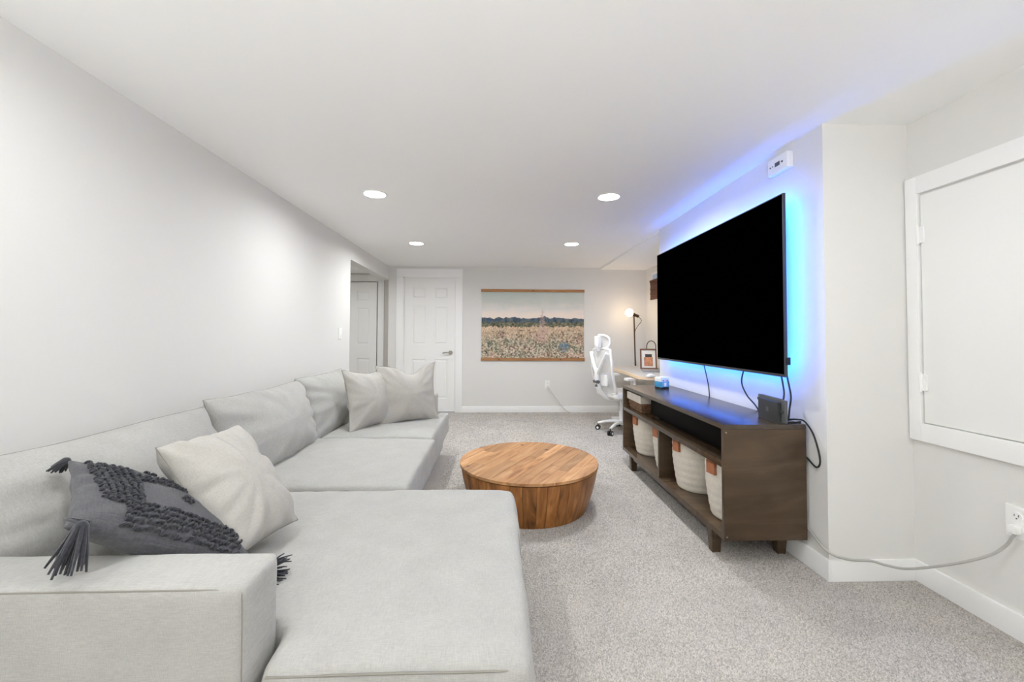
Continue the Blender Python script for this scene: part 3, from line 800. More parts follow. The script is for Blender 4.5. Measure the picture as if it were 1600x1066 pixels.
# ------------------------------------------------------------------ television and its stand
def media_stand():
    x0, x1, y0, y1, zt, zb = 1.152, 1.580, 2.0605, 3.738, .720, .136
    s = tag(empty('media_stand', ((x0+x1)/2, (y0+y1)/2, 0)), 'dark brown wooden media stand with open shelves below the television', 'media stand')
    ox, oy = (x0+x1)/2, (y0+y1)/2
    def b(name, xa, xb, ya, yb, za, zb_, bevel=.0025): return B(name, MAT['stand'], s, (xa-ox, xb-ox, ya-oy, yb-oy, za, zb_), bevel=bevel)
    th = .026
    B('top', MAT['stand_top'], s, (x0-ox, x1-ox, y0-oy, y1-oy, zt-th, zt), bevel=.0025)
    b('side_panel', x0, x1, y0, y0+.024, zb, zt-th)
    b('side_panel', x0, x1, y1-.024, y1, zb, zt-th)
    b('bottom', x0, x1, y0+.024, y1-.024, zb, zb+.03)
    b('back_panel', x1-.012, x1, y0+.024, y1-.024, zb+.03, zt-th)
    b('shelf', x0+.001, x1-.012, y0+.024, y1-.024, .498, .530)
    b('divider', x0+.004, x1-.012, 2.905, 2.931, zb+.03, .498)
    b('upper_divider', x0+.20, x1-.012, 3.31, 3.330, .530, zt-th)
    b('apron', x0+.02, x0+.045, y0+.12, y1-.12, .105, zb)
    for (lx, ly) in ((x0+.01, y0+.145), (x0+.01, y1-.20), (x1-.075, y0+.12), (x1-.075, y1-.20)):
        bm = bmesh.new(); vs = box(bm, lx-ox, lx+.06-ox, ly-oy, ly+.055-oy, 0, zb)
        for v in vs:
            if v.co.z < .01:
                c = Vector((lx+.03-ox, ly+.0275-oy)); v.co.x = c.x+(v.co.x-c.x)*.72; v.co.y = c.y+(v.co.y-c.y)*.72
        new_obj('leg', bm, MAT['stand'], s, bevel=.002)
    for z in (zt-.04, zb+.02):
        bm = bmesh.new(); cyl(bm, (x0+.012-ox, y0+.002-oy, z), (x0+.012-ox, y0-.0015-oy, z), .004, seg=10)
        new_obj('screw_cap', bm, MAT['chrome'], s)
media_stand()

def television():
    X0, Y1, Y2, zb, zt = 1.507, 2.110, 3.817, .954, 1.929
    t = tag(empty('television', (X0, (Y1+Y2)/2, zb)), 'large wall mounted television with a black screen and blue glow behind', 'television')
    hy, hz = (Y2-Y1)/2, zt-zb
    B('panel', MAT['bezel'], t, (.002, .018, -hy, hy, 0, hz), bevel=.002)
    B('screen', MAT['screen'], t, (0, .004, -hy+.006, hy-.006, .016, hz-.006))
    B('rear_housing', MAT['black'], t, (.018, .045, -hy+.22, hy-.22, .08, hz-.25), bevel=.006)
    B('wall_mount', MAT['black'], t, (.045, .0885, -.25, .25, .25, .6), bevel=.003)
    ins = .035
    # LED strips run round the rear of the set
    for nm, bb in (('led_strip', (.018, .030, -hy+ins, hy-ins, hz-ins-.006, hz-ins+.006)), ('led_strip', (.018, .030, -hy+ins, hy-ins, .008, .020)),
                   ('led_strip', (.018, .030, -hy+ins-.006, -hy+ins+.006, ins, hz-ins)), ('led_strip', (.018, .030, hy-ins-.006, hy-ins+.006, ins, hz-ins))):
        o = B(nm, MAT['led'], t, bb); o['label'] = 'glowing blue light strip'
    B('plug_adapter', MAT['black'], t, (.008, .030, -hy-.006, -hy+.04, .065, .105), bevel=.003)
television()

def cable(name, pts, r, material, label, n=8, cat='cable'):
    bm = bmesh.new(); tube(bm, spline(pts, n), r, 8); return tag(new_obj(name, bm, material, smooth='all'), label, cat)
cable('television_cable', [(1.555, 3.05, .97), (1.575, 3.04, .86), (1.584, 3.03, .78), (1.5885, 3.03, .70), (1.5885, 3.03, .60)], .004, MAT['black_cable'], 'thin black cable hanging below the middle of the television')
cable('television_cable', [(1.545, 2.52, .98), (1.55, 2.56, .88), (1.565, 2.53, .80), (1.588, 2.455, .72), (1.5885, 2.45, .60)], .0045, MAT['black_cable'], 'black cable bowing from television edge down to the stand top')
cable('television_cable', [(1.54, 2.19, .99), (1.542, 2.175, .92), (1.535, 2.155, .86), (1.515, 2.145, .79), (1.508, 2.145, .735)], .0045, MAT['black_cable'], 'black cable dropping from television corner behind the game console, left strand')
cable('television_cable', [(1.56, 2.18, 1.0), (1.565, 2.165, .93), (1.565, 2.145, .85), (1.55, 2.135, .79), (1.535, 2.125, .725)], .0045, MAT['black_cable'], 'black cable dropping from television corner, right strand')
cable('console_cable', [(1.505, 2.11, .735), (1.535, 2.06, .745), (1.57, 2.055, .735), (1.592, 2.03, .68), (1.592, 1.995, .60), (1.590, 1.985, .545), (1.5885, 2.01, .52), (1.5885, 2.07, .55)], .0042, MAT['black_cable'], 'black cable looping over the stand end beside the wall')
cable('console_cable', [(1.497, 2.10, .7245), (1.52, 2.085, .7245), (1.55, 2.09, .7245), (1.582, 2.10, .7245), (1.590, 2.13, .70), (1.5885, 2.13, .6)], .0042, MAT['black_cable'], 'short black cable curling behind the game console')

def game_console():
    g = tag(empty('game_console', (1.472, 2.16, .720), radians(-97)), 'dark grey handheld game console standing in its dock', 'game console')
    B('dock', MAT['console'], g, (-.0865, .0865, -.022, .022, 0, .098), bevel=.004)
    B('controller', MAT['console_grey'], g, (-.118, -.088, -.007, .007, .010, .112), bevel=.006)
    B('controller', MAT['console_grey'], g, (.088, .118, -.007, .007, .010, .112), bevel=.006)
    B('screen_unit', MAT['console_grey'], g, (-.0875, .0875, -.006, .006, .09, .114), bevel=.003)
    bm = bmesh.new()
    for sx in (-1, 1):
        box(bm, sx*.006-.0045, sx*.006+.0045, -.0226, -.0215, .045, .066)
    new_obj('emblem', bm, MAT['console_grey'], g, bevel=.0005)
    g.scale = (1.12, 1.12, 1.12)
    for sx, zz in ((-.103, .09), (.103, .06)):
        bm = bmesh.new(); cyl(bm, (sx, -.007, zz), (sx, -.014, zz), .007, seg=14)
        new_obj('thumbstick', bm, MAT['console'], g, smooth=True)
game_console()

def speaker_bar():
    b = tag(empty('speaker_bar', (1.30, 2.69, .530)), 'long glossy black speaker bar on the upper shelf of the stand', 'speaker')
    gb = mat('gloss_black', rgb(7, 7, 8), .5, spec=.05)
    B('body', gb, b, (-.06, .06, -.59, .59, .012, .135), bevel=.006)
    for yy in (-.5, .5): B('foot', MAT['black'], b, (-.045, .045, yy-.04, yy+.04, 0, .013))
speaker_bar()

def toy_box():
    g = tag(empty('toy_figure', (1.42, 3.50, .720), radians(20)), 'small boxy white and blue toy on the far end of the media stand', 'toy')
    B('body', MAT['toy_blue'], g, (-.045, .045, -.04, .04, .012, .062), bevel=.008)
    B('cap', MAT['toy_white'], g, (-.0445, .0445, -.0395, .0395, .058, .098), bevel=.007)
    B('base', MAT['caster'], g, (-.043, .043, -.038, .038, 0, .014), bevel=.002)
    for sx in (-.02, .02):
        bm = bmesh.new(); cyl(bm, (sx, -.0385, .070), (sx, -.041, .070), .0055, seg=12)
        new_obj('dark_spot', bm, MAT['caster'], g)
    bm = bmesh.new(); cyl(bm, (0, -.0385, .072), (0, -.041, .072), .006, seg=12); new_obj('pink_spot', bm, MAT['toy_pink'], g)
    B('front_patch', MAT['toy_teal'], g, (-.036, .036, -.0412, -.039, .018, .056), bevel=.0008)
    B('white_patch', MAT['toy_white'], g, (-.012, .012, -.0424, -.040, .020, .052), bevel=.0008)
toy_box()

# ------------------------------------------------------------------ baskets in the stand
def rope_basket(x, y, label, r=.165, h=.30):
    t = tag(empty('rope_basket', (x, y, .166)), label, 'basket', 'cream rope baskets in the stand')
    bm = bmesh.new(); prof = []
    coils = 26
    for i in range(coils):
        z = h*i/coils; f = i/coils
        rr = r*(.80+.20*min(1, f*1.6)**.7)+.0012*sin(i*1.7)
        prof += [(rr-.0015, z+.001), (rr+.0025, z+h/coils*.5)]
    prof += [(r, h), (r-.012, h), (r-.014, h-.03)]
    lathe(bm, prof, 36, cap_top=False); lathe(bm, [(r-.03, .02), (r-.03, .03)], 24)
    new_obj('coiled_body', bm, MAT['rope'], t, smooth='all')
    # leather tab folded over the rim, towards the room (-X)
    for a in (pi+.2,):
        bm = bmesh.new()
        M_ = Matrix.Rotation(a, 4, 'Z')
        for v in box(bm, r-.002, r+.012, -.030, .030, h-.06, h+.004)+box(bm, r-.026, r+.012, -.030, .030, h-.002, h+.008): v.co = M_ @ v.co
        o = new_obj('leather_tab', bm, MAT['leather'], t, bevel=.002); o['label'] = 'tan leather handle tab'
    return t
rope_basket(1.345, 3.52, 'cream rope basket at the far end of the lower shelf', .160, .31)
rope_basket(1.345, 3.09, 'cream rope basket tucked beside the divider, far compartment', .150, .31)
rope_basket(1.345, 2.715, 'cream rope basket beside the divider, near compartment', .160, .31)
rope_basket(1.345, 2.275, 'cream rope basket at the near end of the lower shelf', .160, .31)

def wicker_basket():
    t = tag(empty('wicker_basket', (1.33, 3.52, .530)), 'dark woven basket with cream cloth liner on the upper shelf', 'basket')
    L, W, hh = .165, .14, .092
    bm = bmesh.new(); rnd = random.Random(2)
    rows = 7
    for i in range(rows):
        z = .008+hh*i/rows; k = 1-.10*(1-i/rows)
        pts = []
        per = [(-W, -L), (W, -L), (W, L), (-W, L)]
        for q in range(4):
            a = Vector(per[q]); c = Vector(per[(q+1) % 4])
            for s_ in range(12):
                p = a.lerp(c, s_/12)*k; out = .004*(1 if (s_+i) % 2 else -1)
                nrm = Vector((c.y-a.y, -(c.x-a.x))).normalized(); p = p+nrm*out
                pts.append((p.x, p.y, z))
        tube(bm, pts, .0075, 6, closed=True)
    new_obj('woven_sides', bm, MAT['wicker'], t, smooth=True)
    B('basket_floor', MAT['wicker'], t, (-W*.9, W*.9, -L*.9, L*.9, 0, .01))
    bm = bmesh.new()
    for b in ((-W-.010, W+.010, -L-.010, -L+.004, hh-.012, hh+.05), (-W-.010, W+.010, L-.004, L+.010, hh-.012, hh+.05), (-W-.010, -W+.004, -L, L, hh-.012, hh+.05), (W-.004, W+.010, -L, L, hh-.012, hh+.05)): box(bm, *b)
    new_obj('cloth_liner', bm, MAT['liner'], t, bevel=.003)
wicker_basket()

# ------------------------------------------------------------------ wall things
def art():
    x0, x1, z0, z1 = -.239, 1.348, .784, 1.877
    a = tag(empty('hanging_print', ((x0+x1)/2, YB, (z0+z1)/2)), 'wide canvas print of a wildflower meadow hung between wooden strips', 'wall art')
    W = (x1-x0)/2; Hh = (z1-z0)/2
    # painted canvas
    M = bpy.data.materials.new('meadow_print'); M.use_nodes = True; nt = M.node_tree; N = nt.nodes; L = nt.links; p = N['Principled BSDF']
    p.inputs['Roughness'].default_value = .8; p.inputs['Specular IOR Level'].default_value = .15
    tc = N.new('ShaderNodeTexCoord'); sep = N.new('ShaderNodeSeparateXYZ'); L.new(tc.outputs['Object'], sep.inputs[0])
    def math_(op, a, b=None, c=None):
        n = N.new('ShaderNodeMath'); n.operation = op
        for i, v in enumerate((a, b, c)):
            if v is None: continue
            if isinstance(v, (int, float)): n.inputs[i].default_value = v
            else: L.new(v, n.inputs[i])
        return n.outputs[0]
    def noise_(scale, detail=4, sc=(1, 1, 1), off=(0, 0, 0)):
        mp = N.new('ShaderNodeMapping'); mp.inputs['Scale'].default_value = sc; mp.inputs['Location'].default_value = off; L.new(tc.outputs['Object'], mp.inputs[0])
        n = N.new('ShaderNodeTexNoise'); n.inputs['Scale'].default_value = scale; n.inputs['Detail'].default_value = detail; L.new(mp.outputs[0], n.inputs[0]); return n
    def ramp(src, els):
        r = N.new('ShaderNodeValToRGB'); e = r.color_ramp.elements
        e[0].position, e[0].color = els[0]; e[1].position, e[1].color = els[-1]
        for q in els[1:-1]:
            x = e.new(q[0]); x.color = q[1]
        L.new(src, r.inputs[0]); return r.outputs[0]
    def mix(f, a, b):
        m_ = N.new('ShaderNodeMix'); m_.data_type = 'RGBA'
        if isinstance(f, (int, float)): m_.inputs[0].default_value = f
        else: L.new(f, m_.inputs[0])
        for i, v in ((6, a), (7, b)):
            if isinstance(v, tuple): m_.inputs[i].default_value = v
            else: L.new(v, m_.inputs[i])
        return m_.outputs[2]
    z = math_('DIVIDE', sep.outputs[2], Hh)      # -1 bottom .. 1 top
    x = math_('DIVIDE', sep.outputs[0], W)
    # sky
    skyn = noise_(4, 5, (1, 1, 2.6)); zs = math_('ADD', z, math_('MULTIPLY', math_('SUBTRACT', skyn.outputs[0], .5), .5))
    sky = ramp(zs, [(.30, rgb(238, 224, 212)), (.42, rgb(226, 220, 214)), (.62, rgb(206, 208, 200)), (.95, rgb(190, 200, 194))])
    # distant treeline
    tn = noise_(9, 4, (1, 1, .2)); top = math_('ADD', .20, math_('MULTIPLY', math_('SUBTRACT', tn.outputs[0], .5), .22))
    trees = ramp(noise_(16, 5).outputs[0], [(.3, rgb(62, 72, 86)), (.5, rgb(88, 102, 114)), (.7, rgb(116, 122, 118))])
    trees2 = ramp(noise_(26, 5).outputs[0], [(.3, rgb(74, 76, 62)), (.5, rgb(112, 112, 94)), (.7, rgb(150, 144, 124))])
    tb = math_('GREATER_THAN', math_('ADD', z, math_('MULTIPLY', math_('SUBTRACT', noise_(14).outputs[0], .5), .16)), .07)
    trees = mix(tb, trees2, trees)
    # field: tall grass streaks above, flowers below
    gr = ramp(noise_(26, 6, (3.2, 1, .8)).outputs[0], [(.32, rgb(168, 134, 108)), (.5, rgb(214, 184, 152)), (.66, rgb(234, 214, 192))])
    fl = ramp(noise_(42, 5).outputs[0], [(.36, rgb(70, 72, 68)), (.44, rgb(128, 124, 104)), (.53, rgb(184, 166, 144)), (.64, rgb(226, 214, 198))])
    tint = ramp(noise_(5, 3, off=(3, 0, 1)).outputs[0], [(.35, rgb(205, 150, 140)), (.5, rgb(190, 176, 150)), (.65, rgb(130, 150, 140))])
    fl = mix(.28, fl, tint)
    mix_f = ramp(math_('ADD', z, math_('MULTIPLY', math_('SUBTRACT', noise_(3.5, 5).outputs[0], .5), 1.2)), [(.0, (0, 0, 0, 1)), (.35, (1, 1, 1, 1))])
    zz = math_('MULTIPLY_ADD', math_('ADD', z, math_('MULTIPLY', math_('SUBTRACT', noise_(3.5, 5).outputs[0], .5), .9)), 1.6, .85)
    zz_n = N.new('ShaderNodeClamp'); L.new(zz, zz_n.inputs[0])
    field = mix(zz_n.outputs[0], fl, gr)
    v = N.new('ShaderNodeTexVoronoi'); v.inputs['Scale'].default_value = 38; L.new(tc.outputs['Object'], v.inputs[0])
    dots = math_('LESS_THAN', v.outputs['Distance'], .24)
    sepc = N.new('ShaderNodeSeparateColor'); L.new(v.outputs['Color'], sepc.inputs[0])
    dots = math_('MULTIPLY', dots, math_('GREATER_THAN', sepc.outputs[0], .62)); dots = math_('MULTIPLY', dots, math_('LESS_THAN', z, -.28))
    dcol = ramp(sepc.outputs[1], [(0, rgb(240, 236, 226)), (.7, rgb(236, 226, 200)), (.8, rgb(206, 130, 110)), (1, rgb(110, 140, 160))])
    field = mix(dots, field, dcol)
    # darker clumps among the flowers and one blue patch
    cl = math_('MULTIPLY', math_('GREATER_THAN', noise_(34, 4, off=(5, 0, 2)).outputs[0], .60), math_('GREATER_THAN', noise_(4, 2, off=(1, 0, 6)).outputs[0], .46))
    cl = math_('MULTIPLY', cl, math_('LESS_THAN', z, -.14))
    field = mix(math_('MULTIPLY', cl, .75), field, rgb(74, 70, 74))
    bx_ = math_('ADD', math_('POWER', math_('MULTIPLY', math_('SUBTRACT', x, .60), 1.45), 2.0), math_('POWER', math_('ADD', z, .62), 2.0))
    bl_ = math_('MULTIPLY', math_('LESS_THAN', bx_, .022), math_('GREATER_THAN', noise_(30, 3).outputs[0], .46))
    field = mix(math_('MULTIPLY', bl_, .8), field, rgb(92, 128, 150))
    # tall stalk in the middle
    horizon = math_('ADD', -.05, math_('MULTIPLY', math_('SUBTRACT', noise_(30, 4, (1, 1, .2)).outputs[0], .5), .22))
    isf = math_('LESS_THAN', z, horizon)
    ist = math_('LESS_THAN', z, top)
    c = mix(ist, sky, trees); c = mix(isf, c, field)
    dx = math_('ABSOLUTE', math_('SUBTRACT', x, .18))
    wdt = math_('MULTIPLY', math_('SUBTRACT', .46, z), .15)
    wdt = math_('ADD', wdt, math_('MULTIPLY', math_('SUBTRACT', noise_(40, 4).outputs[0], .5), .12))
    stalk = math_('MULTIPLY', math_('LESS_THAN', dx, wdt), math_('GREATER_THAN', z, -.45))
    stalk = math_('MULTIPLY', stalk, math_('GREATER_THAN', noise_(55, 3).outputs[0], .44))
    c = mix(math_('MULTIPLY', stalk, .55), c, rgb(196, 166, 156))
    L.new(c, p.inputs['Base Color'])
    B('canvas', M, a, (-W+.008, W-.008, -.010, -.006, -Hh+.02, Hh-.02))
    for nm, za, zb in (('wood_strip', Hh-.043, Hh), ('wood_strip', -Hh, -Hh+.043)):
        B(nm, MAT['oak'], a, (-W, W, -.022, -.001, za, zb), bevel=.002)
    for xx, zz in ((0, Hh-.02), (-.52, -Hh+.02), (.42, -Hh+.02)):
        bm = bmesh.new(); cyl(bm, (xx, -.021, zz), (xx, -.025, zz), .010, seg=14); new_obj('magnet_stud', bm, MAT['bronze'], a)
art()

def outlet(name, M_, label, plugged):
    o = tag(empty(name), label, 'outlet'); o.matrix_world = M_
    # local: plate in XZ plane facing -Y
    B('cover_plate', MAT['white_plastic'], o, (-.038, .038, -.007, 0, -.062, .062), bevel=.003)
    for zc in (.024, -.024):
        bm = bmesh.new(); cyl(bm, (0, -.006, zc), (0, -.010, zc), .0175, seg=24); f = new_obj('socket', bm, MAT['white_plastic'], o, smooth=True)
        bm = bmesh.new()
        for sx in (-.0065, .0065): box(bm, sx-.0012, sx+.0012, -.0108, -.0095, zc-.001, zc+.008)
        cyl(bm, (0, -.0095, zc-.008), (0, -.0108, zc-.008), .0026, seg=10)
        new_obj('slot', bm, MAT['console_grey'], f)
    if plugged:
        B('plug', MAT['white_plastic'], o, (-.014, .014, -.034, -.0105, -.040, -.010), bevel=.004)
    return o
outlet('wall_outlet', Matrix.Translation((.776, YB, .422)), 'white wall outlet below the meadow print, with a cord plugged in', True)
Rr = Matrix.Rotation(radians(-90), 4, 'Z')   # -Y -> -X
outlet('wall_outlet', Matrix.Translation((XR, 1.545, .450)) @ Rr, 'white duplex outlet on the near right wall', True)
cable('power_cord', [(.776, YB-.034, .398), (.80, YB-.05, .36), (.90, YB-.05, .22), (1.03, YB-.05, .06), (1.12, YB-.06, .008), (1.3, YB-.07, .006), (1.6, YB-.09, .006), (1.95, YB-.12, .006)], .006, MAT['white_cable'], 'pale cord running from the far outlet down to the carpet')
cable('extension_cord', [(XR-.022, 1.540, .412), (XR-.028, 1.548, .390), (2.0, 1.568, .352), (1.978, 1.60, .300), (1.939, 1.66, .240), (1.899, 1.75, .170), (1.870, 1.84, .112), (1.833, 1.895, .097), (1.778, 1.918, .106), (1.693, 1.925, .108), (1.612, 1.925, .128), (1.581, 1.955, .148), (1.580, 2.01, .172), (1.5885, 2.07, .19), (1.5885, 2.2, .20)], .0055, MAT['grey_cable'], 'grey power cord sagging from the near outlet towards the media stand')

def wall_switch():
    o = tag(empty('light_switch', (XL, 4.372, 1.185)), 'white rocker light switch on the left wall by the opening', 'light switch')
    B('cover_plate', MAT['white_plastic'], o, (0, .007, -.037, .037, -.06, .06), bevel=.003)
    B('rocker', MAT['white_plastic'], o, (.006, .012, -.016, .016, -.033, .033), bevel=.002)
wall_switch()

def alarm():
    o = tag(empty('gas_alarm', (XTV, 2.225, 2.130)), 'small white alarm with a dark display high on the media wall', 'alarm')
    B('body', MAT['white_plastic'], o, (-.036, 0, -.080, .080, -.045, .045), bevel=.008)
    B('display', MAT['console_grey'], o, (-.0375, -.035, -.022, .016, -.010, .012))
    bm = bmesh.new()
    for y, s in ((-.042, .006), (.034, .0035), (.055, .0045)): cyl(bm, (-.035, y, 0), (-.0378, y, 0), s, seg=12)
    new_obj('button', bm, MAT['console_grey'], o)
alarm()

# ------------------------------------------------------------------ desk nook
def desk():
    x0, x1, y0, y1, z = 1.555, XN-.02, 4.36, 6.05, .725
    d = tag(empty('desk', ((x0+x1)/2, (y0+y1)/2, 0)), 'pale wood desk with a grey top in the nook', 'desk'); ox, oy = (x0+x1)/2, (y0+y1)/2
    def outline(ins, r):
        pts = []
        X0, X1, Y0, Y1 = x0+ins-ox, x1-ins-ox, y0+ins-oy, y1-ins-oy
        for k in range(9):
            a = pi+pi/2*k/8; pts.append((X0+r+r*cos(a), Y0+r+r*sin(a)))
        pts += [(X1, Y0), (X1, Y1)]
        for k in range(5):
            a = pi/2+pi/2*k/4; pts.append((X0+.05+.05*cos(a), Y1-.05+.05*sin(a)))
        # shallow hollow along the sitting edge
        for k in range(1, 8):
            t_ = k/8; yv = Y1-.12+(Y0+r+.1-Y1+.12)*t_; pts.append((X0+.035*sin(pi*t_), yv))
        return pts
    bm = bmesh.new(); extrude_poly(bm, [Vector((x, y, z-.03)) for x, y in outline(0, .16)], (0, 0, .03)); new_obj('desktop', bm, MAT['desk_edge'], d, bevel=.003)
    bm = bmesh.new(); extrude_poly(bm, [Vector((x, y, z)) for x, y in outline(.022, .145)], (0, 0, .003)); new_obj('desk_mat', bm, MAT['desk_pad'], d)
    for yy in (4.75, 5.75):
        B('leg', MAT['white_plastic'], d, (1.90-ox, 1.97-ox, yy-.04-oy, yy+.04-oy, .03, z-.03), bevel=.004)
        B('leg_foot', MAT['white_plastic'], d, (1.62-ox, 2.25-ox, yy-.035-oy, yy+.035-oy, 0, .03), bevel=.006)
    B('crossbar', MAT['white_plastic'], d, (1.91-ox, 1.96-ox, 4.79-oy, 5.71-oy, z-.08, z-.03), bevel=.003)
    B('control_box', MAT['black'], d, (1.62-ox, 1.72-ox, 4.80-oy, 4.92-oy, z-.055, z-.03), bevel=.004)
desk()
DZ = .728
def desk_things():
    p = empty('picture_frame', (2.0, 5.36, DZ), radians(-14)); tag(p, 'framed portrait photo with brown frame leaning on the desk', 'picture frame')
    R_ = Matrix.Rotation(radians(-12), 4, 'X')
    def rb(name, m_, *bs):
        bm = bmesh.new()
        for b in bs:
            for v in box(bm, *b): v.co = R_ @ v.co
        return new_obj(name, bm, m_, p)
    rb('frame', MAT['frame_wood'], (-.105, -.088, -.010, .008, .004, .275), (.088, .105, -.010, .008, .004, .275), (-.088, .088, -.010, .008, .004, .021), (-.088, .088, -.010, .008, .258, .275))
    rb('mount', MAT['photo_mat'], (-.088, .088, 0, .006, .021, .258))
    PM = mat('portrait_print', rgb(196, 134, 96), .6, var=(30, .35)); PD = mat('portrait_dark', rgb(62, 52, 48), .6, var=(60, .3))
    rb('print', PM, (-.055, .055, -.002, .001, .045, .165)); rb('print_top', PD, (-.040, .045, -.002, .001, .165, .205))
    rb('stand_leg', MAT['frame_wood'], (-.02, .02, .008, .014, .06, .22))
    l = tag(empty('laptop', (1.93, 5.08, DZ), radians(75)), 'closed silver laptop lying on the desk', 'laptop')
    B('base', MAT['laptop'], l, (-.16, .16, -.11, .11, 0, .011), bevel=.003); B('lid', MAT['laptop'], l, (-.16, .16, -.11, .11, .012, .018), bevel=.003)
    mz = empty('computer_mouse', (1.666, 4.401, DZ), radians(20)); tag(mz, 'white computer mouse on the near end of the desk', 'mouse')
    bm = bmesh.new(); vs = sphere(bm, (0, 0, 0), 1, (.058, .033, .036), 24, 14)
    for v in vs: v.co.z = max(0, v.co.z)
    new_obj('shell', bm, MAT['white_plastic'], mz, smooth='all')
    bm = bmesh.new(); cyl(bm, (.03, -.004, .030), (.03, .004, .030), .006, seg=12); new_obj('scroll_wheel', bm, MAT['console_grey'], mz)
    h = tag(empty('wire_hoop', (2.07, 5.45, DZ)), 'thin metal hoop ornament behind the framed photo', 'ornament')
    bm = bmesh.new(); pts = []
    for k in range(21):
        a = pi*k/20; pts.append((.062*cos(a), 0, .30+.075*sin(a)))
    pts = [(.062, 0, .0)]+pts+[(-.062, 0, .0)]
    tube(bm, pts, .006, 8); new_obj('hoop', bm, MAT['bronze'], h, smooth=True)
    B('base', MAT['bronze'], h, (-.08, .08, -.03, .03, 0, .012), bevel=.003)
desk_things()

def floor_lamp():
    X, Y = 2.065, 6.02
    l = tag(empty('floor_lamp', (X, Y, 0)), 'slim bronze floor lamp with a bare globe bulb behind the desk', 'floor lamp')
    bm = bmesh.new(); lathe(bm, [(.12, 0), (.12, .016), (.11, .022)], 32); new_obj('base', bm, MAT['bronze'], l, smooth=True)
    bm = bmesh.new(); cyl(bm, (0, 0, .02), (-.035, 0, 1.47), .010, seg=12); new_obj('pole', bm, MAT['bronze'], l, smooth=True)
    d = Vector((-.92, -.25, .32)).normalized(); c = Vector((-.012, 0, 1.475))
    bm = bmesh.new(); cyl(bm, c-d*.05, c+d*.045, .022, seg=20); cyl(bm, c+d*.03, c+d*.058, .026, seg=20); new_obj('socket', bm, MAT['bronze'], l, smooth=True)
    g = mat('bulb_glass', rgb(255, 240, 214), .2, emit=((1, .78, .52, 1), 9))
    bc = c+d*.112
    bm = bmesh.new(); sphere(bm, bc, .058, u=24, v=16); o = new_obj('globe_bulb', bm, g, l, smooth='all'); o['label'] = 'glowing clear globe bulb'
    bm = bmesh.new(); tube(bm, spline([c-d*.05, c-d*.07+Vector((.03, 0, -.06)), Vector((.01, 0, 1.30)), Vector((-.028, -.012, 1.18)), Vector((-.01, -.012, .7)), Vector((.03, -.012, .1))], 8), .004, 6); new_obj('lamp_cord', bm, MAT['bronze'], l, smooth=True)
    pl = bpy.data.lights.new('bulb_light', 'POINT'); pl.energy = BULB_W; pl.color = (1, .68, .40); pl.shadow_soft_size = .062
    po = bpy.data.objects.new('bulb_lamp', pl); COL.objects.link(po); po.parent = l; po.location = bc
floor_lamp()

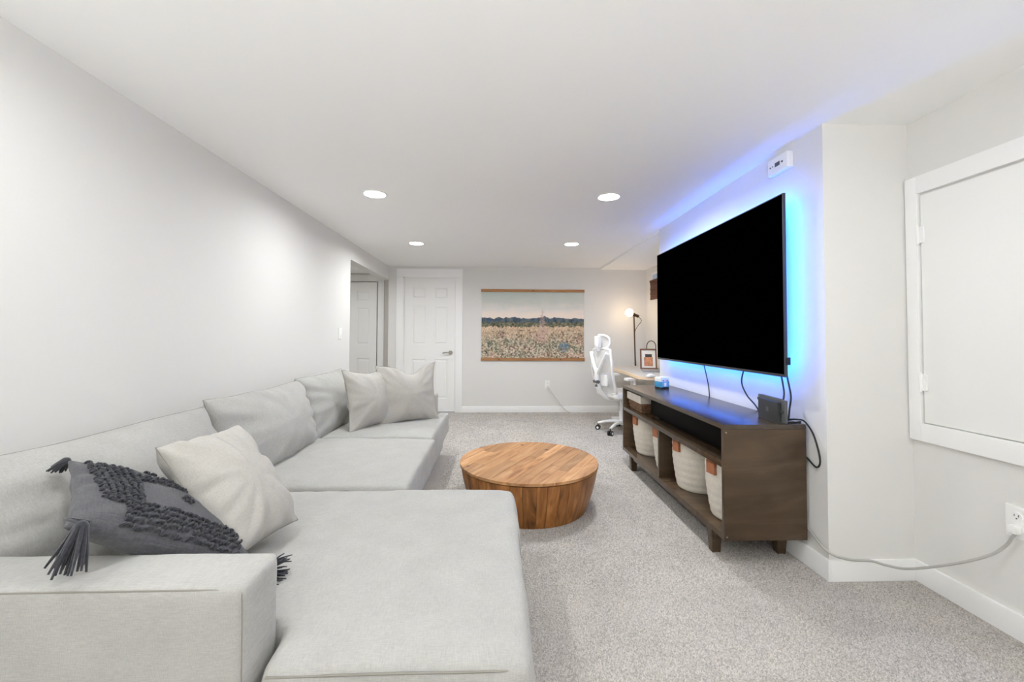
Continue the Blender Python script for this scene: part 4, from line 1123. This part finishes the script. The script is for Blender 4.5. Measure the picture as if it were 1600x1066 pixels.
def office_chair():
    cx, cy = 1.53, 5.0
    ch = tag(empty('office_chair', (cx, cy, 0), radians(15)), 'white mesh office chair with headrest at the desk', 'office chair')
    # chair faces local +X
    W = MAT['white_plastic']
    for k in range(5):
        a = 2*pi*k/5+pi+.55
        bm = bmesh.new(); dx, dy = cos(a), sin(a); px_, py_ = -dy, dx
        P0 = Vector((dx*.03, dy*.03, .125)); P1 = Vector((dx*.29, dy*.29, .085))
        tube(bm, spline([P0, (P0+P1)/2+Vector((0, 0, .012)), P1], 4), .022, 10, taper=lambda t: 1.1-.45*t)
        leg = new_obj('base_spoke', bm, W, ch, smooth=True)
        bm = bmesh.new()
        for s in (-1, 1):
            c0 = Vector((dx*.29+px_*s*.008, dy*.29+py_*s*.008, .030)); c1 = Vector((dx*.29+px_*s*.026, dy*.29+py_*s*.026, .030)); cyl(bm, c0, c1, .030, seg=20)
        cyl(bm, (dx*.29, dy*.29, .03), (dx*.29, dy*.29, .085), .007, seg=10)
        cs = new_obj('caster', bm, MAT['caster'], ch, smooth=True)
        bm = bmesh.new()
        for s in (-1, 1):
            c0 = Vector((dx*.29+px_*s*.0265, dy*.29+py_*s*.0265, .030)); c1 = Vector((dx*.29+px_*s*.029, dy*.29+py_*s*.029, .030)); cyl(bm, c0, c1, .014, seg=16)
        new_obj('hub_cap', bm, W, cs, smooth=True)
    bm = bmesh.new(); cyl(bm, (0, 0, .09), (0, 0, .25), .032); cyl(bm, (0, 0, .25), (0, 0, .40), .022); new_obj('gas_column', bm, W, ch, smooth=True)
    B('tilt_mechanism', W, ch, (-.13, .12, -.07, .07, .385, .43), bevel=.012)
    # seat
    o = soft('seat', [(-.22, .26, -.245, .245, .43, .505)], MAT['white_plastic'], ch, .016, 8)
    # backrest: curved frame and mesh; local -X is rear
    def backx(z): return -.235-.03*sin((z-.50)/.5*pi)-.06*((z-.55)/.5)
    prof = []
    hw = lambda z: .225+.015*sin((z-.50)/.50*pi)-.03*max(0, (z-.85)/.15)
    zs = [.50+.50*i/14 for i in range(15)]
    ring = [(backx(z)+.02*1, hw(z), z) for z in zs]+[(backx(1.0)+.02, hw(1.0)*q/4, 1.01) for q in (3, 2, 1, 0, -1, -2, -3)]+[(backx(z)+.02, -hw(z), z) for z in reversed(zs)]+[(backx(.5)+.02, -hw(.5)*q/4, .49) for q in (3, 2, 1, 0, -1, -2, -3)]
    bm = bmesh.new(); tube(bm, ring, .016, 8, closed=True); new_obj('back_frame', bm, W, ch, smooth='all')
    bm = bmesh.new(); g = []
    for z in [.50+.50*i/12 for i in range(13)]:
        row_ = []
        for j in range(-6, 7):
            y_ = hw(z)*j/6; row_.append(bm.verts.new((backx(z)+.02-.035*(1-(j/6)**2), y_, z)))
        g.append(row_)
    for a, b_ in zip(g[:-1], g[1:]):
        for j in range(12): bm.faces.new((a[j], a[j+1], b_[j+1], b_[j]))
    new_obj('back_mesh', bm, MAT['grey_mesh'], ch, smooth='all')
    # spine and Y brace at the rear
    bm = bmesh.new()
    tube(bm, spline([(-.08, 0, .405), (-.20, 0, .42), (-.30, 0, .52), (-.335, 0, .66), (-.33, 0, .78)], 6), .03, 10)
    for s in (-1, 1): tube(bm, spline([(-.335, 0, .70), (-.33, s*.10, .84), (-.315, s*.19, .965)], 6), .022, 10)
    new_obj('spine', bm, W, ch, smooth=True)
    soft('lumbar_pad', [(-.30, -.262, -.15, .15, .575, .71)], MAT['white_plastic'], ch, .012, 5)
    bm = bmesh.new()
    box(bm, -.352, -.335, -.02, .02, .56, .60); cyl(bm, (-.345, -.05, .62), (-.345, .05, .62), .02, seg=14)
    new_obj('lumbar_adjuster', bm, MAT['console_grey'], ch, smooth=True)
    # headrest
    bm = bmesh.new()
    tube(bm, spline([(-.31, 0, .99), (-.335, 0, 1.05), (-.33, 0, 1.11)], 5), .022, 10); box(bm, -.345, -.31, -.05, .05, 1.03, 1.165)
    new_obj('headrest_bracket', bm, W, ch, bevel=.006)
    rg = []
    for k in range(32):
        a = 2*pi*k/32; y_ = .145*(abs(cos(a))**.7)*(1 if cos(a) > 0 else -1); z_ = 1.095+.082*(abs(sin(a))**.8)*(1 if sin(a) > 0 else -1)
        rg.append((-.285+.9*y_*y_*2.2, y_, z_))
    bm = bmesh.new(); tube(bm, rg, .014, 8, closed=True); new_obj('headrest_frame', bm, W, ch, smooth='all')
    bm = bmesh.new(); cv = bm.verts.new((-.285, 0, 1.095)); vs = [bm.verts.new(q) for q in rg]
    for k in range(32): bm.faces.new((cv, vs[k], vs[(k+1) % 32]))
    new_obj('headrest_mesh', bm, MAT['grey_mesh'], ch, smooth='all')
    # armrests
    for s in (-1, 1):
        bm = bmesh.new(); tube(bm, spline([(-.03, s*.20, .42), (-.03, s*.285, .45), (-.02, s*.295, .56), (-.01, s*.295, .66)], 6), .02, 10)
        ar = new_obj('armrest_post', bm, W, ch, smooth=True)
        bm = bmesh.new(); box(bm, -.13, .13, s*.295-.045, s*.295+.045, .655, .685); new_obj('armrest_pad', bm, W, ch, bevel=.012)
office_chair()
